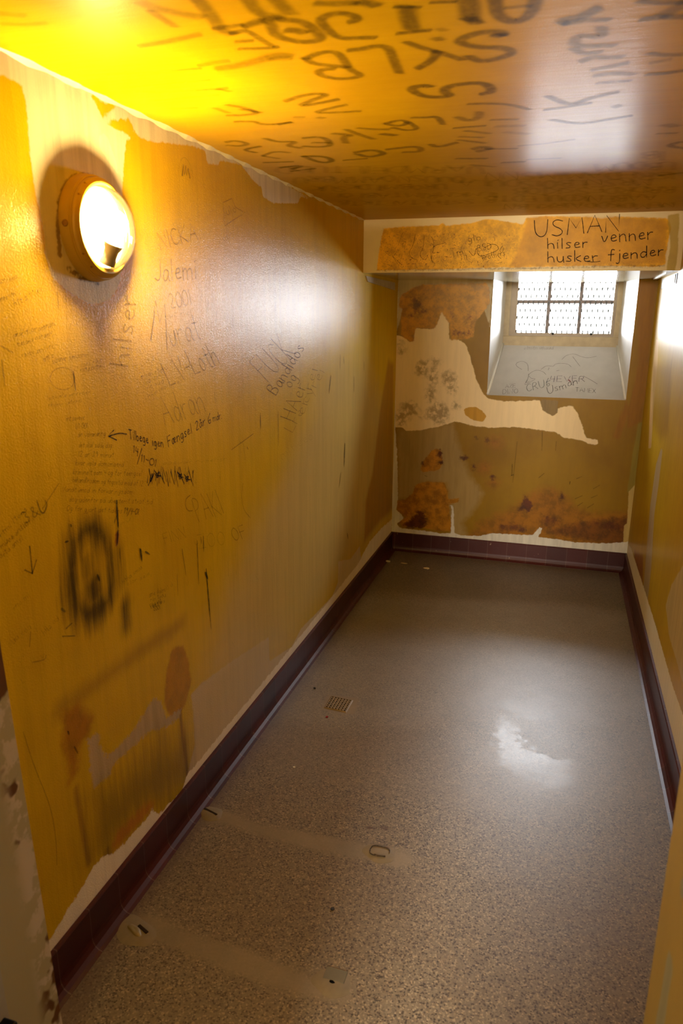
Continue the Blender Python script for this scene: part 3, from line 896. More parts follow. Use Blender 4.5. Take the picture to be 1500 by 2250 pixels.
stroke(T, [(1290, 575), (1305, 576), (1318, 574)], .005, PEN, .7)
stroke(T, [(884, 512), (874, 540), (892, 530), (888, 545)], .004, PEN, .55, sm=False)
stroke(T, [(882, 582), (862, 562), (884, 558), (876, 584), (862, 562)], .004, PEN, .6, sm=False)
stroke(T, [(912, 514), (908, 540), (898, 552), (902, 566), (918, 572)], .004, PEN, .5)
stroke(T, [(932, 518), (930, 545), (920, 560), (934, 574), (940, 560)], .004, PEN, .5)
stroke(T, [(948, 520), (955, 540), (945, 568), (955, 580)], .004, PEN, .55)
stroke(T, [(976, 534), (952, 540), (944, 556), (950, 578)], .004, PEN, .55)
stroke(T, [(952, 556), (966, 554)], .004, PEN, .5)
text(T, 'Tmi', (992, 566), (1026, 560), 20, .0036, PEN, .5)
text(T, 'glo', (1028, 532), (1060, 526), 15, .0036, PEN, .6)
stroke(T, [(1030, 552), (1042, 566), (1046, 540), (1050, 566), (1080, 556), (1096, 548), (1092, 538), (1078, 536), (1062, 546)], .0040, PEN, .65)
text(T, 'BSD', (1050, 552), (1082, 546), 14, .0036, PEN, .6)
stroke(T, [(1104, 540), (1096, 552), (1104, 556), (1106, 544)], .0036, PEN, .6)
text(T, 'brothers', (1060, 572), (1112, 560), 13, .0034, PEN, .6)
text(T, 'Tu', (1010, 572), (1028, 570), 18, .0036, PEN, .4)
for i in range(90):
    x, y = random.uniform(850, 1120), random.uniform(506, 588)
    y += (590 - y) * random.uniform(0, .7)
    stroke(T, [(x, y), (x + random.uniform(-6, 6), y + random.uniform(-4, 4))], .0045, PEN, random.uniform(.15, .6), taper=True)
mat_beam = paint_material('cream_beam_paint', srgb(226, 208, 160), srgb(218, 198, 148), BMW, rough=.5, spec=.1, coat=.1, streak=(1, 1, 1), bump_s=.3, streak_bump=.05, dirt=.08)
mat_soffit = simple('grey_gloss_soffit', srgb(188, 176, 146), .12, var=.10, scale=14, bump=.04)
tb = painted_surface('trim_1', P_BEAM, grid(XL, XR, .008), grid(ZS, ZC, .008), BMW, mat_beam, ink='beam')
tb['label'] = 'boxed beam across the cell above the window end, lettered in black pen'
# the underside of the beam runs on as the head of the window niche
link('trim_2', [(XL, YBEAM + .0006, ZS), (XR, YBEAM + .0006, ZS), (XR, YW + .02, ZS), (XL, YW + .02, ZS), (XL, YBEAM + .0006, ZS + .02), (XR, YBEAM + .0006, ZS + .02), (XR, YW + .02, ZS + .02), (XL, YW + .02, ZS + .02)],
     [(0, 3, 2, 1), (4, 5, 6, 7), (2, 3, 7, 6), (0, 1, 5, 4), (0, 4, 7, 3), (1, 2, 6, 5)], mat_soffit)
tag(bpy.data.objects['trim_2'], 'glossy underside of the boxed beam', kind='structure')

# ================================================================== CEILING
C = 'ceil'
K = (0.045, 0.027, 0.006)
W1 = .026
def cs(pts, wd=W1, op=.68, sm=True):
    stroke(C, pts, wd * 1.35, K, op * .60, sm)
for pts, wd, op in (
    ([(543, -5), (556, 18), (573, 32), (612, 38)], .03, .6), ([(604, -5), (620, 15), (635, 28)], .032, .6),
    ([(537, 57), (560, 50), (580, 43), (617, 42), (667, 47), (697, 70), (707, 87), (673, 93), (633, 88), (603, 77), (597, 57), (584, 43)], .026, .7),
    ([(632, 66), (645, 66), (666, 71)], .03, .7),
    ([(507, 73), (537, 65), (560, 77), (590, 98), (615, 104), (570, 106), (527, 107)], .018, .62), ([(520, 91), (553, 89)], .018, .6),
    ([(480, 150), (520, 145), (567, 133), (610, 119), (634, 122)], .034, .48), ([(597, 129), (637, 128)], .025, .4),
    ([(768, 48), (778, 46), (788, 38), (757, 28), (727, 30), (700, 42), (717, 62), (733, 77), (753, 85), (790, 83), (822, 82)], .022, .75),
    ([(670, 128), (707, 114), (740, 113), (757, 133), (767, 153), (797, 165), (773, 172), (740, 173), (707, 167), (697, 157), (710, 152), (733, 151)], .022, .68), ([(670, 128), (687, 140), (733, 144), (760, 148)], .022, .68),
    ([(767, 110), (797, 107), (827, 100), (853, 103), (863, 127), (877, 160)], .024, .72),
    ([(867, 15), (923, 15)], .014, .7), ([(893, 15), (897, 40), (904, 63)], .036, .78), ([(874, 73), (943, 66)], .018, .75),
    ([(893, 92), (925, 105), (960, 113), (1015, 131)], .022, .72), ([(960, 113), (950, 132), (917, 150)], .024, .78), ([(957, 84), (966, 87)], .024, .65), ([(966, 63), (975, 66)], .02, .4),
    ([(697, 7), (740, 8), (782, 6)], .026, .6), ([(792, 4), (825, 11)], .03, .8), ([(947, 5), (1000, 3)], .014, .75),
    ([(944, 190), (930, 187), (900, 193), (915, 206), (940, 213), (975, 213), (990, 208), (975, 203), (978, 192), (1005, 185), (1057, 181), (1077, 190), (1080, 202), (1058, 206)], .028, .78),
    ([(627, 222), (655, 212), (690, 205), (723, 207), (687, 219), (653, 234), (700, 227), (742, 218)], .022, .66), ([(760, 230), (720, 238), (688, 248), (740, 247), (790, 244)], .02, .6),
    ([(700, 258), (710, 259)], .022, .5), ([(648, 257), (666, 257)], .02, .4),
    ([(500, 230), (540, 237), (570, 248), (535, 253), (500, 253)], .02, .65), ([(530, 240), (572, 247)], .02, .6), ([(517, 267), (560, 266), (567, 272), (600, 274), (653, 266), (613, 273)], .02, .62),
    ([(847, 271), (877, 263), (897, 267), (883, 277), (853, 274), (847, 271)], .02, .68), ([(897, 268), (920, 283), (893, 287), (863, 280)], .02, .66),
    ([(760, 284), (790, 296), (820, 305)], .024, .55), ([(787, 281), (820, 284), (853, 284)], .022, .55), ([(733, 293), (777, 297), (752, 300), (760, 314)], .026, .58), ([(840, 294), (866, 297)], .03, .75),
    ([(907, 258), (935, 258), (960, 255), (973, 273)], .022, .66),
    ([(583, 304), (610, 312), (655, 310), (628, 320), (660, 325)], .024, .6), ([(667, 303), (700, 300), (720, 306), (728, 320), (700, 323), (667, 321)], .024, .62), ([(687, 313), (722, 313)], .02, .6),
    ([(497, 312), (515, 308), (547, 315), (530, 321), (500, 319)], .022, .6), ([(572, 321), (532, 329), (562, 335)], .020, .7), ([(577, 342), (603, 332), (635, 335)], .02, .6), ([(580, 343), (612, 348)], .02, .55),
    ([(667, 343), (713, 343), (733, 353), (713, 358), (690, 353), (667, 343)], .026, .7), ([(780, 335), (817, 328), (850, 337), (810, 346), (784, 338)], .028, .66), ([(755, 352), (805, 348)], .02, .6),
    ([(850, 328), (920, 320), (928, 333), (887, 334)], .026, .6), ([(947, 317), (960, 324), (1003, 313)], .026, .62), ([(580, 357), (642, 355)], .022, .65), ([(617, 368), (667, 362), (642, 371)], .026, .6), ([(640, 376), (692, 370)], .02, .5),
    ([(1028, -8), (1031, 18), (1033, 42)], .040, .75), ([(1030, 40), (1046, 50)], .03, .8),
    ([(1086, -8), (1090, 30), (1113, 46), (1140, 47), (1167, 30), (1178, -6)], .028, .78), ([(1110, 17), (1165, 12)], .014, .5),
    ([(1103, 76), (1105, 70), (1060, 69), (1022, 80), (1004, 92), (1043, 104), (1107, 104), (1130, 115), (1097, 128), (1053, 136), (1030, 123)], .026, .72), ([(1088, 76), (1102, 78)], .026, .9),
    ([(1232, 50), (1240, 42), (1275, 38), (1313, 18)], .03, .78), ([(1240, 52), (1290, 43), (1335, 43)], .022, .7),
    ([(1322, 60), (1322, 82), (1290, 78), (1266, 78), (1258, 103), (1347, 99)], .026, .62), ([(1260, 106), (1280, 118), (1317, 114)], .024, .66), ([(1277, 134), (1302, 124), (1330, 127), (1365, 124)], .026, .6),
    ([(1303, 153), (1340, 146), (1376, 138)], .026, .6), ([(1308, 166), (1345, 160), (1389, 163)], .026, .56), ([(1315, 182), (1382, 177)], .022, .55),
    ([(1203, 211), (1228, 222), (1255, 231), (1300, 214), (1355, 202)], .024, .7), ([(1198, 241), (1250, 234), (1296, 226)], .022, .66), ([(1213, 263), (1273, 273), (1333, 263), (1385, 254)], .024, .66),
    ([(1350, 235), (1360, 232)], .03, .5), ([(1140, 320), (1200, 315), (1260, 306)], .02, .4), ([(1105, 357), (1150, 355)], .03, .6), ([(1160, 350), (1230, 347)], .024, .4),
    ([(1405, 2), (1450, 6), (1510, 4)], .022, .72), ([(1412, 42), (1450, 37), (1510, 36)], .026, .74), ([(1452, 34), (1510, 4)], .03, .6), ([(1426, 117), (1460, 121), (1510, 118)], .024, .6), ([(1424, 163), (1460, 161), (1510, 153)], .024, .72),
    ([(1430, 138), (1470, 130)], .02, .4), ([(1510, 311), (1487, 312), (1466, 321), (1510, 326)], .028, .65), ([(1462, 274), (1482, 277)], .04, .45), ([(1446, 293), (1485, 292)], .022, .5), ([(1450, 385), (1510, 378)], .03, .5),
    ([(1030, 228), (1075, 227), (1120, 229), (1162, 240)], .020, .6), ([(1006, 257), (1027, 266), (1050, 260), (1053, 246)], .028, .5), ([(998, 281), (1064, 276)], .02, .6), ([(1023, 287), (1074, 293)], .022, .5), ([(1007, 307), (1064, 314)], .022, .55),
    ([(1010, 300), (1060, 302)], .02, .45), ([(1040, 327), (1060, 322), (1078, 326), (1050, 332)], .034, .6), ([(1070, 327), (1134, 326)], .02, .6), ([(1005, 348), (1067, 348)], .026, .6), ([(1093, 277), (1148, 276)], .03, .4), ([(1110, 290), (1160, 294)], .03, .3), ([(1080, 263), (1135, 262)], .02, .5),
    ([(1035, 362), (1085, 366)], .022, .5),
    ([(307, 101), (367, 91), (410, 81), (438, 75)], .022, .5), ([(310, 5), (345, 20), (440, 37)], .03, .42), ([(330, 23), (383, 57)], .02, .5), ([(430, -5), (455, 22), (470, 42), (487, 67), (510, 74)], .03, .6), ([(470, 62), (530, 55)], .02, .5),
    ([(233, 163), (320, 160), (440, 150)], .016, .42), ([(437, 143), (500, 133)], .02, .4), ([(290, 190), (460, 175)], .014, .4), ([(303, 200), (367, 203), (497, 193)], .02, .5), ([(343, 220), (480, 208)], .014, .35), ([(370, 238), (433, 236)], .014, .35),
    ([(-5, 28), (50, 33)], .024, .3), ([(7, 52), (60, 54), (100, 50)], .018, .3), ([(90, 90), (117, 100), (160, 93)], .02, .18), ([(473, 237), (500, 247)], .02, .5), ([(480, 196), (505, 200)], .016, .5)):
    cs(pts, wd, op)
# rows of smaller soot lettering running on towards the beam, read from the window side
for (y, x0, x1, h, n) in ((378, 1060, 600, 14, 12), (392, 1480, 1060, 15, 12), (398, 1020, 640, 12, 12), (408, 1430, 1000, 14, 13), (416, 980, 680, 11, 12), (424, 1480, 1120, 14, 12),
                          (432, 1090, 720, 10, 14), (440, 1440, 1060, 13, 13), (448, 1040, 740, 9, 12), (456, 1480, 1100, 11, 14), (372, 1480, 1300, 16, 5), (350, 1460, 1400, 18, 2)):
    s = ''.join(random.choice('ABELNRSMOIDTUK') for _ in range(n))
    text(C, s, (x0, y - h), (x1, y - h + 3), h, .030, K, .13, up=(0.0, 1), jit=.15)
mat_ceil = paint_material('glossy_yellow_ceiling_paint', srgb(196, 154, 3), srgb(180, 138, 2), [], rough=.16, coat=.10, spec=.02, streak=(.4, 4.5, 1), bump_s=.25, streak_bump=.3, dirt=.10)
painted_surface('ceiling', P_CEIL, grid(XL, XR, .03), grid(YF - .05, YBEAM + .02, .03), [], mat_ceil, ink='ceil', ink_mat=INK_SOOT)
# ragged cream bead of filler where ceiling meets the left wall
bm = bmesh.new()
bead = [.006 + .003 * math.sin(i * .9) + random.uniform(0, .003) + .006 * max(0, min(1, (18 - i) / 6)) for i in range(161)]
for i in range(160):
    y0 = .95 + i * (YBEAM - .95) / 160
    y1 = y0 + (YBEAM - .95) / 160
    r, r1 = bead[i], bead[i + 1]
    a, b = (XL, y0, ZC - r * .9), (XL + r, y0, ZC)
    c, d = (XL, y1, ZC - r1 * .9), (XL + r1, y1, ZC)
    vs = [bm.verts.new(q) for q in (a, b, d, c)]
    bm.faces.new(vs)
bmesh.ops.remove_doubles(bm, verts=bm.verts, dist=.0001)
tag(from_bm('trim_3', bm, simple('cream_filler', srgb(226, 212, 170), .5, var=.15, scale=60)), kind='structure')

# ================================================================== FLOOR
FL = []
FL.append(Layer('repair', srgb(168, 154, 130), .018, .010, 30, .88, rough=.42).poly((425, 1772), (470, 1770), (560, 1808), (700, 1834), (880, 1868), (912, 1882), (905, 1898), (868, 1908), (820, 1892), (700, 1872), (600, 1845), (520, 1818), (445, 1808)).poly(
    (244, 2012), (330, 2005), (420, 2050), (520, 2080), (700, 2146), (765, 2142), (772, 2205), (720, 2200), (600, 2172), (480, 2125), (380, 2085), (262, 2050)))
FL.append(Layer('drain_collar', srgb(176, 150, 108), .006, .006, 60, .9, rough=.5).poly((704, 1560), (720, 1526), (788, 1534), (779, 1570)))
FL.append(Layer('wear', srgb(168, 154, 136), .016, .05, 5, .26, rough=.30).poly((580, 1560), (640, 1590), (760, 1600), (860, 1590), (940, 1560), (1100, 1530), (1250, 1560), (1450, 1600), (1450, 1750), (1200, 1800), (900, 1760), (600, 1700)))
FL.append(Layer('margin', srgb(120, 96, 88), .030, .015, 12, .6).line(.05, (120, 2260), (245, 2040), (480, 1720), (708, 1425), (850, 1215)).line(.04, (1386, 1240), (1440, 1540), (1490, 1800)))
FL.append(Layer('brown_spots', srgb(92, 56, 34), .006, .008, 40, .8).dot(811, 1818, 7, 3.5).dot(826, 1819, 5, 3).dot(846, 1820, 8, 4).dot(757, 1826, 5, 3))
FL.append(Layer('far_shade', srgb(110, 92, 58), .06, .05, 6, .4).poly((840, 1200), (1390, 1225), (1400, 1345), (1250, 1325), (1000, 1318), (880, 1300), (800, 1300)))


FL.append(Layer('floor_veil', srgb(184, 178, 174), .09, .06, 6, .42, mottle=.1).poly((800, 1315), (900, 1312), (1250, 1330), (1400, 1352), (1442, 1560), (1300, 1590), (1100, 1540), (900, 1590), (720, 1600), (600, 1580)))  # grey veil of window light put into the floor colour
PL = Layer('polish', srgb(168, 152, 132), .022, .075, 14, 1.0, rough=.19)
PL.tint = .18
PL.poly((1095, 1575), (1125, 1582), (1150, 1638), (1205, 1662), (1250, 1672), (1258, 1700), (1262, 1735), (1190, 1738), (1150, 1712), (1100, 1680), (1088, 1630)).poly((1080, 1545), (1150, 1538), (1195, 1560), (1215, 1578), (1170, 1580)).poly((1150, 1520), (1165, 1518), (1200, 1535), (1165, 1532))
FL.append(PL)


def terrazzo():
    t = NT('worn_terrazzo')
    v = t.coords()
    big = t.noise(v, 1.6, 5, .6)
    mid = t.noise(v, 7, 4, .6)
    c1 = t.n('ShaderNodeTexVoronoi')
    t.l(v, c1.inputs['Vector'])
    c1.inputs['Scale'].default_value = 245
    sep = t.n('ShaderNodeSeparateColor')
    t.l(c1.outputs['Color'], sep.inputs[0])
    ramp = t.n('ShaderNodeValToRGB')
    e = ramp.color_ramp.elements
    e[0].position, e[0].color = 0.0, srgb(58, 52, 48)
    e[1].position, e[1].color = 1.0, srgb(204, 186, 154)
    for p, c in ((.09, srgb(80, 72, 66)), (.16, srgb(132, 121, 106)), (.45, srgb(146, 134, 116)), (.82, srgb(160, 148, 126)), (.92, srgb(200, 186, 158))):
        x = e.new(p)
        x.color = c
    ramp.color_ramp.interpolation = 'LINEAR'
    t.l(sep.outputs[0], ramp.inputs[0])
    c2 = t.n('ShaderNodeTexVoronoi')
    t.l(v, c2.inputs['Vector'])
    c2.inputs['Scale'].default_value = 136
    s2 = t.n('ShaderNodeSeparateColor')
    t.l(c2.outputs['Color'], s2.inputs[0])
    darkchip = t.math('MULTIPLY', t.math('GREATER_THAN', s2.outputs[1], .83), t.math('LESS_THAN', c2.outputs['Distance'], .42))
    col = t.mix(t.math('MULTIPLY', darkchip, .85), ramp.outputs[0], srgb(44, 40, 40))
    grain = t.noise(v, 420, 2)
    col = t.mix(t.smooth(grain, .35, .65, 0, .25), col, srgb(150, 126, 98))
    col = t.mix(t.smooth(big, .35, .7, 0, .35), col, srgb(122, 104, 88))
    r = t.math('ADD', t.math('MULTIPLY', mid, .30), .24)
    cache = t.noise(v, 30, 5, .6)
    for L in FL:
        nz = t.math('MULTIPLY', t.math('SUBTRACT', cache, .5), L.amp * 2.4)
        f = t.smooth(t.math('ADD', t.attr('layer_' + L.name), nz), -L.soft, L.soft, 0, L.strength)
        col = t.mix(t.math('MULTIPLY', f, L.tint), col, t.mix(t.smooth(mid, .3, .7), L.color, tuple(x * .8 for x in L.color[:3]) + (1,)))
        if L.rough is not None:
            nd = t.n('ShaderNodeMix', data_type='FLOAT')
            t.l(f, nd.inputs[0])
            t.l(r, nd.inputs[2])
            nd.inputs[3].default_value = L.rough
            r = nd.outputs[0]
    b = t.bump(t.noise(v, 190, 2), .12, .001)
    b = t.bump(t.noise(v, 5, 4), .25, .006, b)
    t.principled(t.mix(1.0, col, (.55, .515, .47, 1), 'MULTIPLY'), .42, 0, b, .52, .165, t.math('ADD', r, t.math('MULTIPLY', darkchip, .3)))
    return t.m


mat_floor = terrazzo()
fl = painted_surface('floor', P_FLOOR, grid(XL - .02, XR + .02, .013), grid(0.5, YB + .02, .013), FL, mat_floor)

# ================================================================== BASEBOARDS of oxblood tile
def tile_mat(axis):
    t = NT('oxblood_tile_' + 'xy'[axis])
    tc = t.n('ShaderNodeTexCoord')
    sx = t.n('ShaderNodeSeparateXYZ')
    t.l(tc.outputs['Object'], sx.inputs[0])
    v = t.coords()
    c = sx.outputs[axis]
    m = t.math('PINGPONG', c, .065)
    joint = t.smooth(m, .0008, .0022, 1, 0)
    n = t.noise(v, 14, 4)
    f = t.math('FLOOR', t.math('DIVIDE', c, .13))
    wn = t.n('ShaderNodeTexWhiteNoise', noise_dimensions='1D')
    t.l(f, wn.inputs['W'])
    col = t.mix(wn.outputs[0], srgb(70, 20, 13), srgb(54, 15, 10))
    col = t.mix(t.smooth(n, .5, .8, 0, .3), col, srgb(80, 48, 40))
    col = t.mix(t.math('MULTIPLY', joint, .2), col, srgb(150, 132, 116))
    chip = t.smooth(t.noise(v, 36, 3), .72, .76)
    col = t.mix(t.math('MULTIPLY', chip, .6), col, srgb(180, 156, 130))
    b = t.bump(joint, -.5, .002)
    t.principled(col, .42, 0, b, .35)
    return t.m


def baseboard(name, axis, side, a, b):
    prof = [(0, HB), (.009, HB), (.012, HB - .004), (.012, .036), (.014, .024), (.020, .012), (.030, .004), (.040, .0012), (.040, -.01), (0, -.01)]
    V, Fc = [], []
    k = 40
    for i in range(k + 1):
        s = a + (b - a) * i / k
        for d, z in prof:
            if axis == 1:
                V.append((side[0] + side[1] * d, s, z))
            else:
                V.append((s, side[0] + side[1] * d, z))
    m = len(prof)
    for i in range(k):
        for j in range(m):
            Fc.append((i * m + j, (i + 1) * m + j, (i + 1) * m + (j + 1) % m, i * m + (j + 1) % m))
    Fc += [tuple(range(m)), tuple(k * m + j for j in range(m))[::-1]]
    bm = bmesh.new()
    vs = [bm.verts.new(q) for q in V]
    for f in Fc:
        bm.faces.new([vs[q] for q in f])
    return tag(from_bm(name, bm, tile_mat(axis)), kind='structure')


baseboard('baseboard_left', 1, (XL, 1), YF, YB)
baseboard('baseboard_right', 1, (XR, -1), YF, YB)
baseboard('baseboard_back', 0, (YB, -1), XL, XR)

# ================================================================== WINDOW at the end of the cell
mat_white = simple('grey_white_gloss_paint', srgb(234, 231, 226), .34, var=.16, scale=9, bump=.15)
mat_frame = simple('drab_frame_paint', srgb(150, 132, 110), .45, var=.15, scale=20)
mat_muntin = simple('iron_window_bar', srgb(120, 104, 100), .5, var=.15, scale=40)
mat_wire = simple('grey_steel_wire', srgb(60, 62, 64), .45, .6, var=.1)
mat_bolt = simple('black_bolt_head', srgb(26, 26, 24), .5, .4, var=.1)

win = empty('window_1', (0, YW, SZ1))
tag(win, 'small barred window behind expanded wire, deep in the end wall', kind='structure')
W0 = Vector((0, YW, SZ1))


def wbox(name, x0, x1, y0, y1, z0, z1, mat, bevel=.0015):
    return box(name, x0, x1, y0 - W0.y, y1 - W0.y, z0 - W0.z, z1 - W0.z, mat, win, bevel)


# niche: sill and side reveals
SILL_INK = 'sill'
text(SILL_INK, '4EVER', (1208, 838), (1288, 838), 12, .0042, (.10, .06, .14), .8, up=(0, -1), jit=.06)
text(SILL_INK, 'Usman', (1204, 866), (1272, 842), 16, .0045, (.06, .06, .09), .8, up=(-.2, -1), jit=.05)
text(SILL_INK, 'CRU6', (1158, 862), (1212, 846), 16, .0045, (.05, .10, .13), .75, up=(-.2, -1), jit=.05)
text(SILL_INK, 'TAMEX', (1264, 860), (1310, 864), 9, .0036, (.06, .10, .12), .7, up=(0, -1))
text(SILL_INK, 'AZE', (1110, 853), (1134, 851), 8, .0034, (.06, .10, .14), .7, up=(0, -1))
text(SILL_INK, 'DINO', (1104, 866), (1140, 864), 10, .0036, (.06, .10, .14), .7, up=(0, -1))
for pts in ([(1160, 824), (1170, 816), (1180, 813), (1192, 816), (1199, 823)], [(1161, 822), (1160, 832), (1150, 848), (1164, 840), (1178, 832), (1166, 832), (1162, 826)],
            [(1158, 835), (1154, 842), (1163, 838)], [(1160, 815), (1160, 800), (1148, 793), (1134, 797), (1133, 804), (1146, 812)], [(1188, 812), (1200, 803), (1216, 806), (1218, 800), (1232, 798), (1248, 800), (1254, 806)],
            [(1234, 790), (1244, 780), (1262, 777), (1276, 784), (1292, 787), (1310, 783)], [(1258, 784), (1270, 800), (1274, 805)], [(1281, 826), (1296, 834), (1312, 844)], [(1206, 808), (1204, 813)], [(1222, 815), (1228, 814)]):
    stroke(SILL_INK, pts, .0036, (.05, .05, .06), .7)
stroke(SILL_INK, [(1249, 835), (1253, 839)], .012, (.35, .03, .06), .7)
stroke(SILL_INK, [(1200, 840), (1208, 836)], .012, (.05, .20, .30), .4)
scrawl(SILL_INK, (1150, 768), (1216, 768), 8, 10, .003, (.08, .12, .16), .4)


def niche_quad(name, q, mat, ink=None, plane=None, n=24):
    """a subdivided four-cornered face, its writing included"""
    q = [Vector(p) - W0 for p in q]
    V, Fc = [], []
    for i in range(n + 1):
        for j in range(n + 1):
            a, b = i / n, j / n
            V.append(q[0] * (1 - a) * (1 - b) + q[1] * a * (1 - b) + q[2] * a * b + q[3] * (1 - a) * b)
    for i in range(n):
        for j in range(n):
            k = i * (n + 1) + j
            Fc.append((k, k + n + 1, k + n + 2, k + 1))
    fm = [0] * len(Fc)
    mats = [mat]
    A, Cc = [0.0] * len(V), [(0, 0, 0, 0)] * len(V)
    if ink:
        iV, iF, iA, iC = ink_mesh(ink, plane, .0006)
        b0 = len(V)
        V += [p - W0 for p in iV]
        Fc += [tuple(k + b0 for k in f) for f in iF]
        fm += [1] * len(iF)
        A += iA
        Cc += iC
        mats.append(INK_PEN)
    o = link(name, V, Fc, mats, win, fm)
    if ink:
        e_ = o.data.attributes.new('ink_edge', 'FLOAT', 'POINT')
        e_.data.foreach_set('value', np.array(A, np.float32))
        c_ = o.data.attributes.new('ink_col', 'FLOAT_COLOR', 'POINT')
        c_.data.foreach_set('color', np.array(Cc, np.float32).ravel())
    return o


mat_sill = simple('scuffed_grey_sill_paint', srgb(176, 172, 170), .42, var=.12, scale=12, bump=.3)
niche_quad('sill', [(NX0, YB, NZ0), (NX1, YB, NZ0), (WX1, YW, SZ1), (WX0, YW, SZ1)], mat_sill, 'sill', P_SILL)
niche_quad('reveal', [(NX0, YB, NZ0), (WX0, YW, SZ1), (WX0, YW, ZS), (NX0, YB, ZS)], mat_white)
niche_quad('reveal', [(NX1, YB, NZ0), (NX1, YB, ZS), (WX1, YW, ZS), (WX1, YW, SZ1)], mat_white)
# rounded white bead along the lower left corner of the niche
bm = bmesh.new()
a, b = Vector((NX0 + .004, YB + .002, NZ0 + .006)) - W0, Vector((WX0 + .004, YW, SZ1 + .006)) - W0
bm_tube(bm, a, b, .010, 10, .007)
from_bm('corner_bead', bm, mat_white, win, smooth=True)
bm = bmesh.new()
a, b = Vector((NX1 - .004, YB + .002, NZ0 + .006)) - W0, Vector((WX1 - .004, YW, SZ1 + .006)) - W0
bm_tube(bm, a, b, .008, 10, .006)
from_bm('corner_bead', bm, mat_white, win, smooth=True)
# plaster ledge under the frame
mat_ledge = simple('stained_ledge_paint', srgb(178, 158, 122), .5, var=.22, scale=26, bump=.4)
wbox('ledge', WX0 - .01, WX1 + .01, YW - .012, YW + .06, SZ1 - .02, 1.484, mat_ledge, .006)
# frame
FX0, FX1, FZ0, FZ1 = -.372, .306, 1.483, 1.93
GX0, GX1, GZ0 = -.327, .287, 1.506
bm = bmesh.new()
for x0, x1, z0, z1 in ((FX0, GX0, FZ0, FZ1), (GX1, FX1, FZ0, FZ1), (GX0, GX1, FZ0, GZ0), (GX0, GX1, 1.90, FZ1)):
    bm_box(bm, x0, x1, .004, .045, z0 - W0.z, z1 - W0.z)
from_bm('frame', bm, mat_frame, win)
bm = bmesh.new()
for x0, x1 in ((WX0 - .03, FX0), (FX1, WX1 + .03)):
    bm_box(bm, x0, x1, -.004, .06, SZ1 - .02 - W0.z, 1.95 - W0.z)
from_bm('casing', bm, mat_ledge, win)
# sash bars: two uprights and one crossbar
pw = (GX1 - GX0) / 3
for i in (1, 2):
    x = GX0 + pw * i
    wbox('glazing_bar', x - .012, x + .012, YW + .030, YW + .048, GZ0, 1.90, mat_muntin)
wbox('glazing_bar', GX0, GX1, YW + .031, YW + .047, 1.697, 1.721, mat_muntin)
gt = NT('window_glass')
fr = gt.n('ShaderNodeFresnel')
fr.inputs[0].default_value = 1.45
tr = gt.n('ShaderNodeBsdfTransparent')
gl = gt.n('ShaderNodeBsdfGlossy')
gl.inputs['Roughness'].default_value = .02
mx = gt.n('ShaderNodeMixShader')
gt.l(fr.outputs[0], mx.inputs[0])
gt.l(tr.outputs[0], mx.inputs[1])
gt.l(gl.outputs[0], mx.inputs[2])
gt.l(mx.outputs[0], gt.out.inputs[0])
mat_glass = gt.m
wbox('glass', GX0, GX1, YW + .037, YW + .041, GZ0, 1.90, mat_glass, 0)
# expanded wire guard in front of the bars
bm = bmesh.new()
px_, pz_ = .0333, .0460
yy = .016
rows, cols = 9, 19
for j in range(rows):
    z = GZ0 + .008 + j * pz_ - W0.z
    for i in range(cols):
        x = GX0 + .004 + (i + (.5 if j % 2 else 0)) * px_
        if x > GX1:
            continue
        bm_box(bm, x - .0046, x + .0046, yy - .002, yy + .002, z - .0105, z + .0105)
        for s in (-.5, .5):
            x2 = x + s * px_
            if j + 1 < rows and GX0 - .005 < x2 < GX1 + .005:
                bm_tube(bm, (x, yy, z + .0085), (x2, yy, z + pz_ - .0085), .0014, 4)
from_bm('wire_guard', bm, mat_wire, win)
for px, py in ((1214, 733), (1298, 734)):
    p = at(px, py, (Vector((0, YW + .003, 0)), Vector((0, -1, 0)))) - W0
    bm = bmesh.new()
    bm_lathe(bm, [(0, 0.0001), (0, .0085), (.006, .0075), (.009, .004), (.010, 0)], 16)
    bmesh.ops.rotate(bm, verts=bm.verts, matrix=Matrix.Rotation(-math.pi / 2, 3, 'Z'))
    bmesh.ops.translate(bm, verts=bm.verts, vec=p)
    from_bm('bolt', bm, mat_bolt, win, smooth=True)
# the outside wall around the window keeps the sky out elsewhere
mat_out = simple('outside_render', srgb(170, 165, 155), .8)
bm = bmesh.new()
for x0, x1, z0, z1 in ((-1.6, FX0 - .01, -.1, 2.6), (FX1 + .01, 1.1, -.1, 2.6), (FX0 - .01, FX1 + .01, -.1, FZ0 - .01), (FX0 - .01, FX1 + .01, FZ1, 2.6)):
    bm_box(bm, x0, x1, YW + .05, YW + .14, z0, z1)
tag(from_bm('wall_outer', bm, mat_out), kind='structure')
bm = bmesh.new()
bm_box(bm, -1.6, XL - .004, .5, YW + .05, -.1, 2.4)
tag(from_bm('wall_shell', bm, mat_out), kind='structure')
bm = bmesh.new()
bm_box(bm, XR + .004, 1.1, YF, YW + .05, -.1, 2.4)
tag(from_bm('wall_side', bm, mat_out), kind='structure')
bm = bmesh.new()
bm_box(bm, -1.6, 1.1, .5, YW + .14, ZC + .003, ZC + .15)
tag(from_bm('trim_4', bm, mat_out), kind='structure')

# pale fixing plates where the beam meets the side walls, and a white strip for the bright reflected line on its underside
mat_plate = simple('pale_painted_plate', srgb(198, 184, 156), .25, var=.2, scale=30)
mat_edge = simple('dark_gap', srgb(40, 30, 18), .6)


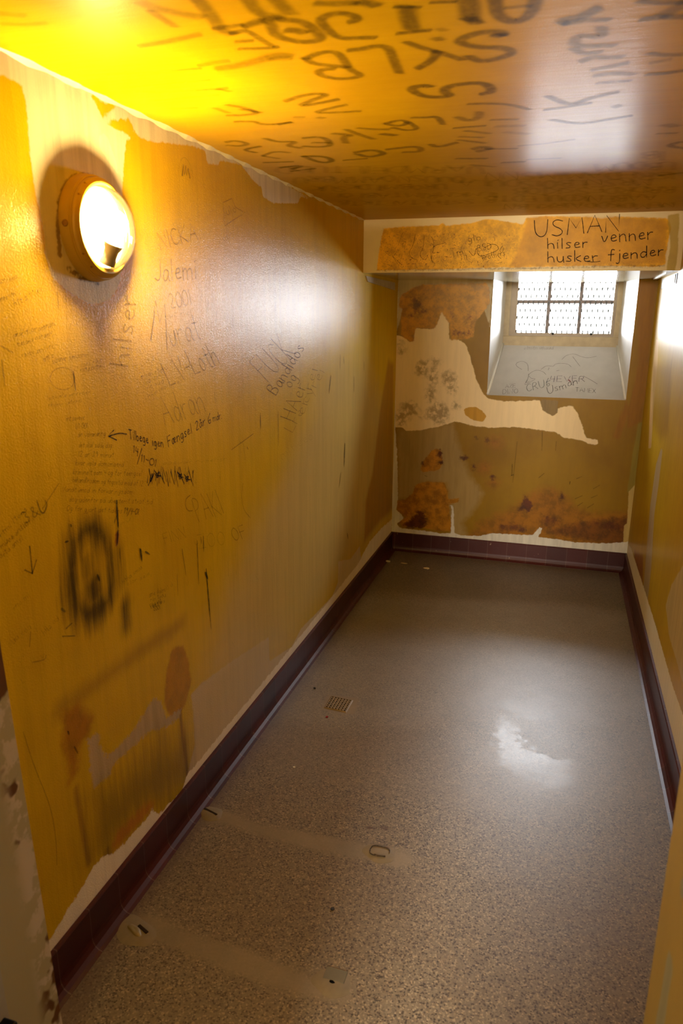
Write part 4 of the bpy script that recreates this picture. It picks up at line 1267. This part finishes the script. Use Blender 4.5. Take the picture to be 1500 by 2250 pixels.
def wall_plate(name, quad, plane, th, mat):
    q = [at(x, y, plane) for x, y in quad]
    n = plane[1]
    V = q + [p + n * th for p in q]
    Fc = [(4, 5, 6, 7), (0, 1, 5, 4), (1, 2, 6, 5), (2, 3, 7, 6), (3, 0, 4, 7), (3, 2, 1, 0)]
    bm = bmesh.new()
    vs = [bm.verts.new(v) for v in V]
    for f in Fc:
        bm.faces.new([vs[i] for i in f])
    return from_bm(name, bm, mat)


o = wall_plate('trim_5', [(1456, 614), (1489, 600), (1486, 623), (1453, 635)], P_RIGHT, .003, mat_edge)
tag(o, kind='structure')
o = wall_plate('trim_6', [(1458, 615.5), (1486, 603), (1484, 621), (1456, 632.5)], P_RIGHT, .006, mat_plate)
tag(o, kind='structure')
o = wall_plate('trim_7', [(802, 606), (866, 621), (866, 638), (806, 619)], P_LEFT, .006, mat_plate)
tag(o, kind='structure')
o = wall_plate('soffit_reflection_strip', [(1427, 616.5), (1463, 598.5), (1464, 600.5), (1430, 618.5)], P_SOFFIT, .006, simple('white_reflection_strip', srgb(236, 230, 215), .3))
tag(o, kind='structure')

# ================================================================== DOOR WALL AND JAMBS (where the photographer stands)
JW = []
mat_jl = NT('chipped_drab_jamb_paint')
v = mat_jl.coords()
tcj = mat_jl.n('ShaderNodeTexCoord')
sxj = mat_jl.n('ShaderNodeSeparateXYZ')
mat_jl.l(tcj.outputs['Object'], sxj.inputs[0])
edge = mat_jl.smooth(sxj.outputs[1], .935, .975)
nzj = mat_jl.noise(v, 22, 4, .6)
nzf = mat_jl.noise(v, 9, 3, .6)
c = mat_jl.mix(mat_jl.noise(v, 5, 3), srgb(196, 190, 154), srgb(184, 178, 140))
c = mat_jl.mix(mat_jl.math('MULTIPLY', edge, mat_jl.smooth(nzj, .48, .56, 0, .7)), c, srgb(232, 222, 206))
c = mat_jl.mix(mat_jl.math('MULTIPLY', edge, mat_jl.smooth(nzf, .53, .58)), c, srgb(104, 66, 24))
mat_jl.principled(c, .4, 0, mat_jl.bump(nzj, .25, .002))
mat_front = simple('drab_door_wall_paint', srgb(190, 172, 126), .45, var=.12, scale=6)


def slanted(name, pts_bottom, pts_top, z0, z1, mat):
    bm = bmesh.new()
    a = [bm.verts.new((x, y, z0)) for x, y in pts_bottom]
    b = [bm.verts.new((x, y, z1)) for x, y in pts_top]
    n = len(a)
    for i in range(n):
        bm.faces.new((a[i], a[(i + 1) % n], b[(i + 1) % n], b[i]))
    bm.faces.new(a[::-1])
    bm.faces.new(b)
    return from_bm(name, bm, mat)


jl = slanted('wall_front', [(-1.6, .55), (-.905, .55), (-.905, YF), (-1.6, YF)], [(-1.6, .55), (-.995, .55), (-.995, YF), (-1.6, YF)], 0, ZC, mat_jl.m)
tag(jl, 'drab chipped door jamb at the lower left edge', kind='structure')
# lighter frame member nearer the corridor, with its dark lock keep
fm_ = slanted('door_1', [(-.92, .56), (-.893, .56), (-.893, .862), (-.92, .862)], [(-.99, .56), (-.983, .56), (-.983, .862), (-.99, .862)], 0, ZC, simple('pale_grey_frame_paint', srgb(196, 196, 184), .4))
tag(fm_, 'pale frame strip of the cell door at the lower left corner', kind='structure')
kp = box('lock_keep', -.915, -.878, .74, .853, .10, .335, simple('dark_steel_keep', srgb(24, 24, 30), .22, .8), fm_, .004)
# right jamb: cream reveal with patches where the paint has come off
JR = [Layer('peel', srgb(150, 152, 142), .002, .004, 30, .9).poly((1468, 2084), (1476, 2105), (1478, 2130), (1466, 2195), (1458, 2260), (1438, 2260), (1452, 2180)).poly((1495, 1935), (1520, 1900), (1520, 1975), (1494, 1972)),
      Layer('primer', srgb(206, 168, 30), .002, .003, 30, .9).poly((1494, 1974), (1530, 1976), (1530, 2080), (1500, 2010))]
mat_jr = paint_material('cream_jamb_paint', srgb(168, 148, 84), srgb(160, 138, 76), JR, rough=.4, streak=(1, 5, .4), bump_s=.1, streak_bump=.1, dirt=.05)
painted_surface('door_2', P_JAMB_R, grid(.55, YF, .01), grid(0, ZC, .02), JR, mat_jr)
tag(bpy.data.objects['door_2'], 'cream door jamb with peeled grey patches at the lower right', kind='structure')
bm = bmesh.new()
bm_box(bm, .2085, 1.1, .55, YF, 0, ZC)
tag(from_bm('wall_front_right', bm, mat_front), kind='structure')
# unseen slab added beside the camera, narrowing the corridor light to a gap
box('light_blocker', -.13, 2.2, -.75, -.62, 0, 2.5, mat_front)
tag(bpy.data.objects['light_blocker'], kind='structure')
# corridor behind the camera
mat_cor = simple('corridor_paint', srgb(176, 164, 136), .6)
bm = bmesh.new()
bm_box(bm, -2.2, 2.2, -2.3, -2.2, 0, 2.5)
bm_box(bm, -2.3, -2.2, -2.3, .55, 0, 2.5)
bm_box(bm, 2.2, 2.3, -2.3, .55, 0, 2.5)
bm_box(bm, -2.3, 2.3, -2.3, .56, 2.5, 2.6)
bm_box(bm, -2.3, -1.6, .5, .56, 0, 2.5)
bm_box(bm, 1.1, 2.3, .5, .56, 0, 2.5)
bm_box(bm, -1.6, 1.1, .5, .56, ZC + .002, 2.5)
tag(from_bm('wall_corridor', bm, mat_cor), kind='structure')
bm = bmesh.new()
bm_box(bm, -2.3, 2.3, -2.3, .52, -.05, -.001)
tag(from_bm('floor_corridor', bm, simple('corridor_floor', srgb(120, 110, 96), .5)), kind='structure')

# unseen door leaf, added and swung out to cut the corridor light on the left
bm = bmesh.new()
bm_box(bm, 0, 1.02, -.06, 0, .01, 2.09)
dl = from_bm('door_leaf_blocker', bm, mat_front, None, bevel=.004)
dl.location = (-.93, .53, 0)
dl.rotation_euler = (0, 0, math.radians(-53))
tag(dl, kind='structure')

# ================================================================== WALL LAMP
LC = Vector((XL, 1.555, 1.805))
lamp = empty('wall_lamp', LC)
tag(lamp, 'round lit bulkhead lamp with domed glass on the ochre left wall', 'lamp')
mat_house = simple('ochre_painted_lamp_metal', srgb(200, 164, 36), .38, var=.14, scale=18, bump=.2)
mat_bezel = simple('ochre_lamp_bezel', srgb(196, 160, 44), .3, .2, var=.1, scale=30)
mat_refl = simple('white_enamel_reflector', srgb(240, 232, 214), .3, var=.04)
mat_sock = simple('porcelain_socket', srgb(226, 210, 176), .35, var=.08)

bm = bmesh.new()
bm_lathe(bm, [(-.004, .117), (.004, .117), (.008, .1155), (.022, .1135), (.024, .111), (.027, .1105), (.027, .094), (.004, .092), (-.004, .092)], 96, closed=True)
from_bm('housing', bm, mat_house, lamp, smooth=True, auto=35)
bm = bmesh.new()
bm_lathe(bm, [(.027, .1095), (.032, .109), (.036, .106), (.038, .101), (.0405, .0985), (.0405, .0955), (.038, .0945), (.0365, .091), (.034, .088), (.027, .088)], 96, closed=True)
from_bm('bezel', bm, mat_bezel, lamp, smooth=True, auto=35)
bm = bmesh.new()
bm_lathe(bm, [(.003, 0), (.003, .070), (.010, .084), (.028, .0885)], 72)
from_bm('reflector', bm, mat_refl, lamp, smooth=True)
gd = NT('clear_lamp_glass')
fr = gd.n('ShaderNodeFresnel')
fr.inputs[0].default_value = 1.45
tr = gd.n('ShaderNodeBsdfTransparent')
tr.inputs[0].default_value = (1.0, .985, .95, 1)
gl = gd.n('ShaderNodeBsdfGlossy')
gl.inputs['Roughness'].default_value = .06
mx = gd.n('ShaderNodeMixShader')
gd.l(fr.outputs[0], mx.inputs[0])
gd.l(tr.outputs[0], mx.inputs[1])
gd.l(gl.outputs[0], mx.inputs[2])
gd.l(mx.outputs[0], gd.out.inputs[0])
bm = bmesh.new()
bm_lathe(bm, [(.034, .0885), (.040, .0905), (.0445, .0895)] + [(.0445 + .046 * math.sin(a), .0885 * math.cos(a)) for a in [i * math.pi / 2 / 14 for i in range(1, 14)]] + [(.0905, 0)], 72)
from_bm('glass_dome', bm, gd.m, lamp, smooth=True)
# bulb standing in its socket
bm = bmesh.new()
prof = [(-.050, .0), (-.050, .012), (-.036, .0135), (-.026, .020), (-.012, .0275), (.002, .030), (.014, .0275), (.024, .019), (.030, .008), (.0315, 0)]
bm_lathe(bm, prof, 28)
bmesh.ops.rotate(bm, verts=bm.verts, matrix=Matrix.Rotation(-math.pi / 2 + .25, 3, 'Y'))
bmesh.ops.translate(bm, verts=bm.verts, vec=(.060, .004, .008))
em = NT('glowing_bulb')
e = em.n('ShaderNodeEmission')
e.inputs[0].default_value = (1.0, .69, .24, 1)
e.inputs[1].default_value = BULB
em.l(e.outputs[0], em.out.inputs[0])
from_bm('bulb', bm, em.m, lamp, smooth=True)
bm = bmesh.new()
bm_lathe(bm, [(0, 0), (0, .018), (.012, .018), (.016, .016), (.034, .0165), (.040, .020), (.050, .022), (.052, .019), (.042, .012), (.038, 0)], 28)
bmesh.ops.rotate(bm, verts=bm.verts, matrix=Matrix.Rotation(-math.pi / 2 + .45, 3, 'Y'))
bmesh.ops.translate(bm, verts=bm.verts, vec=(.032, .004, -.078))
from_bm('socket', bm, mat_sock, lamp, smooth=True, auto=40)
mat_screw = simple('brass_screw', srgb(150, 112, 44), .35, .7, var=.1)


def screw(center, axis, r):
    bm = bmesh.new()
    bm_lathe(bm, [(0, 0), (0, r), (.0022, r * .85), (.0028, r * .5), (.0028, 0)], 14)
    bm_box(bm, .0026, .0032, -r * .8, r * .8, -r * .12, r * .12)
    q = Vector((1, 0, 0)).rotation_difference(Vector(axis))
    bmesh.ops.rotate(bm, verts=bm.verts, matrix=q.to_matrix())
    bmesh.ops.translate(bm, verts=bm.verts, vec=center)
    return from_bm('screw', bm, mat_screw, lamp, smooth=True, auto=30)


for deg in (35, 55, 125, 145, 215, 235, 305, 325):
    a = math.radians(deg)
    screw((.0335, .1045 * math.cos(a), .1045 * math.sin(a)), (1, .35 * math.cos(a), .35 * math.sin(a)), .0042)
for deg in (180, 60, 300):
    a = math.radians(deg)
    screw((.014, .114 * math.cos(a), .114 * math.sin(a)), (.1, math.cos(a), math.sin(a)), .0075)

# ================================================================== FLOOR DRAIN
o0, ou, ov = at(731, 1533, P_FLOOR), at(769, 1541, P_FLOOR), at(718, 1554, P_FLOOR)
du, dv = (ou - o0) / 6, (ov - o0) / 6
ctr = o0 + du * 3 + dv * 3
drain = empty('floor_drain', (ctr.x, ctr.y, 0))
tag(drain, 'small square perforated drain cover set in the floor', 'drain')
mat_drain = simple('dull_drain_metal', srgb(150, 128, 96), .5, .2, var=.2, scale=60)
bm = bmesh.new()
NH, ns = 7, 12
for i in range(NH):
    for j in range(NH):
        c = o0 + du * i + dv * j - ctr
        outer, inner, low = [], [], []
        for k in range(ns):
            a = math.tau * k / ns + math.pi / 4
            ca, sa = math.cos(a), math.sin(a)
            m = max(abs(ca), abs(sa))
            rim = c + du * (.5 * ca / m) + dv * (.5 * sa / m)
            hol = c + du * (.31 * ca) + dv * (.31 * sa)
            outer.append(bm.verts.new((rim.x, rim.y, .0035)))
            inner.append(bm.verts.new((hol.x, hol.y, .0033)))
            low.append(bm.verts.new((hol.x, hol.y, .0008)))
        for k in range(ns):
            k2 = (k + 1) % ns
            bm.faces.new((outer[k], outer[k2], inner[k2], inner[k]))
            bm.faces.new((inner[k], inner[k2], low[k2], low[k]))
bmesh.ops.remove_doubles(bm, verts=bm.verts, dist=.0002)
from_bm('grate', bm, mat_drain, drain)
mat_dark = simple('dark_hollow', srgb(10, 8, 6), .9, spec=.05)
q = [o0 - du * .5 - dv * .5, o0 + du * 6.5 - dv * .5, o0 + du * 6.5 + dv * 6.5, o0 - du * .5 + dv * 6.5]
link('sump', [(p.x - ctr.x, p.y - ctr.y, .0007) for p in q], [(0, 1, 2, 3)], mat_dark, drain)
bm = bmesh.new()
for k in range(4):
    a, b = q[k], q[(k + 1) % 4]
    an, bn = a + (a - ctr).normalized() * .007, b + (b - ctr).normalized() * .007
    vs = [bm.verts.new((p.x - ctr.x, p.y - ctr.y, z)) for p, z in ((a, .004), (b, .004), (bn, .0006), (an, .0006))]
    bm.faces.new(vs)
from_bm('rim', bm, mat_drain, drain)

# ================================================================== CUT-OFF FLOOR FIXINGS
mat_cem = simple('grey_cement_fill', srgb(128, 112, 84), .6, var=.18, scale=40, bump=.4)
mat_slot = simple('dirty_slot', srgb(44, 32, 18), .8, spec=.1)
mat_iron = simple('worn_iron', srgb(92, 74, 52), .5, .5, var=.2, scale=60)


def mound(name, ctr, rx, ry, h, rot, mat, parent, n=28, rings=5, dip=0.0):
    bm = bmesh.new()
    prev = None
    top = bm.verts.new((0, 0, h - dip))
    for r in range(1, rings + 1):
        f = r / rings
        ring = []
        for k in range(n):
            a = math.tau * k / n
            wob = 1 + .06 * math.sin(3 * a + rx * 90) + .05 * math.sin(5 * a + ry * 70)
            x, y = rx * f * wob * math.cos(a), ry * f * wob * math.sin(a)
            z = h * (1 - f ** 2.2) - dip * max(0, 1 - f * 1.6) + .0004
            ring.append(bm.verts.new((x * math.cos(rot) - y * math.sin(rot), x * math.sin(rot) + y * math.cos(rot), z)))
        if prev is None:
            for k in range(n):
                bm.faces.new((top, ring[k], ring[(k + 1) % n]))
        else:
            for k in range(n):
                bm.faces.new((prev[k], ring[k], ring[(k + 1) % n], prev[(k + 1) % n]))
        prev = ring
    return from_bm(name, bm, mat, parent, smooth=True)


def fixing(px, py, label):
    p = at(px, py, P_FLOOR)
    o = empty('floor_anchor', (p.x, p.y, 0))
    return tag(o, label, 'floor anchor', 'cut-off anchors of the old bunk in the floor')


def wire_loop(name, pts, r, mat, parent, z=.004):
    bm = bmesh.new()
    for a, b in zip(pts, pts[1:]):
        bm_tube(bm, (a[0], a[1], z), (b[0], b[1], z), r, 6)
    return from_bm(name, bm, mat, parent, smooth=True)


f1 = fixing(462, 1788, 'filled anchor hole with a dark slot beside the left tile skirting, farther repair strip')
mound('cement_patch', None, .045, .034, .006, -.25, mat_cem, f1)
box('slot', -.030, .026, .000, .007, .0035, .0066, mat_slot, f1).rotation_euler = (0, 0, -.30)
f2 = fixing(833, 1875, 'rounded iron loop flush in grey cement at the right end of the farther repair strip')
mound('cement_patch', None, .052, .040, .004, -.15, mat_cem, f2)
lp = []
for k in range(29):
    a = math.tau * k / 28
    ca, sa = math.cos(a), math.sin(a)
    lp.append((.030 * math.copysign(abs(ca) ** .55, ca), .022 * math.copysign(abs(sa) ** .55, sa) + .004))
wire_loop('loop', lp[:22], .0017, mat_iron, f2, .0048)
wire_loop('loop', [(-.012, -.014), (0, -.017), (.022, -.013)], .0020, mat_iron, f2, .0052)
f3 = fixing(296, 2046, 'sawn-off oval iron stub by the left tile skirting, nearer repair strip')
mound('cement_patch', None, .070, .042, .004, -.35, mat_cem, f3)
st = mound('stub', None, .036, .014, .009, -.45, simple('pale_worn_stub', srgb(150, 132, 92), .5, .3, var=.2, scale=60), f3, dip=.003)
box('slot', -.004, .034, .012, .020, .003, .0060, mat_slot, f3).rotation_euler = (0, 0, -.40)
f4 = fixing(729, 2160, 'grey cement plug with a dark hollow at the right end of the nearer strip')
mound('cement_patch', None, .050, .040, .004, -.1, mat_cem, f4)
mound('hollow', None, .014, .008, .0052, -.2, mat_dark, f4)
bm = bmesh.new()
bm_box(bm, -.026, .030, .004, .040, .0005, .0046)
from_bm('plug', bm, simple('slate_grey_plug', srgb(104, 96, 76), .6, var=.15, scale=50), f4, bevel=.0015)


# ================================================================== CRUMBS ON THE FLOOR
def flake(px, py, rx, ry, label, mat, h=.0025, name='paint_flake', group='flakes fallen on the floor at the back', cat='flake'):
    p = at(px, py, P_FLOOR)
    bm = bmesh.new()
    n = 11
    lo_, hi_ = [], []
    for k in range(n):
        a = math.tau * k / n
        s = random.uniform(.75, 1.2)
        lo_.append(bm.verts.new((rx * s * math.cos(a), ry * s * math.sin(a), .0006 + random.uniform(0, .0008))))
        hi_.append(bm.verts.new((rx * s * .86 * math.cos(a), ry * s * .86 * math.sin(a), h + random.uniform(-.0004, .0008))))
    for k in range(n):
        bm.faces.new((lo_[k], lo_[(k + 1) % n], hi_[(k + 1) % n], hi_[k]))
    bm.faces.new(hi_)
    bm.faces.new(lo_[::-1])
    o = from_bm(name, bm, mat)
    o.location = (p.x, p.y, 0)
    return tag(o, label, cat, group)


mat_flake = simple('cream_paint_flake', srgb(220, 198, 150), .6, var=.1, scale=60)
flake(852, 1234, .019, .016, 'thick cream paint flake nearest the left skirting at the back', mat_flake, .005)
flake(888, 1238, .022, .007, 'long thin cream flake between the two round flakes at the back', mat_flake)
flake(937, 1249, .020, .015, 'round cream paint flake lying alone out on the dark floor at the back', mat_flake, .004)
flake(985, 1220, .016, .008, 'small pale flake close to the back wall skirting', mat_flake)
flake(1370, 1275, .012, .014, 'dull flake by the right skirting near the back corner', mat_flake)
flake(646, 1686, .006, .004, 'tiny white chip on the open floor left of centre', simple('white_chip', srgb(232, 226, 214), .6), .002, 'paint_chip', None, 'chip')
flake(718, 1576, .006, .0065, 'red crumb on the floor just below the drain', simple('red_crumb', srgb(150, 10, 16), .5), .004, 'red_crumb', None, 'crumb')
flake(691, 1513, .006, .005, 'dark pebble on the floor up and left of the drain', simple('dark_pebble', srgb(40, 34, 26), .6), .005, 'pebble', None, 'pebble')
flake(1446, 1650, .004, .004, 'black speck beside the right tile skirting', simple('black_grit', srgb(20, 18, 18), .6), .003, 'grit_speck', None, 'speck')
flake(730, 1998, .006, .005, 'black grit on the bare floor above the nearer strip', simple('black_grit_near', srgb(26, 22, 18), .6), .003, 'grit_speck', None, 'speck')
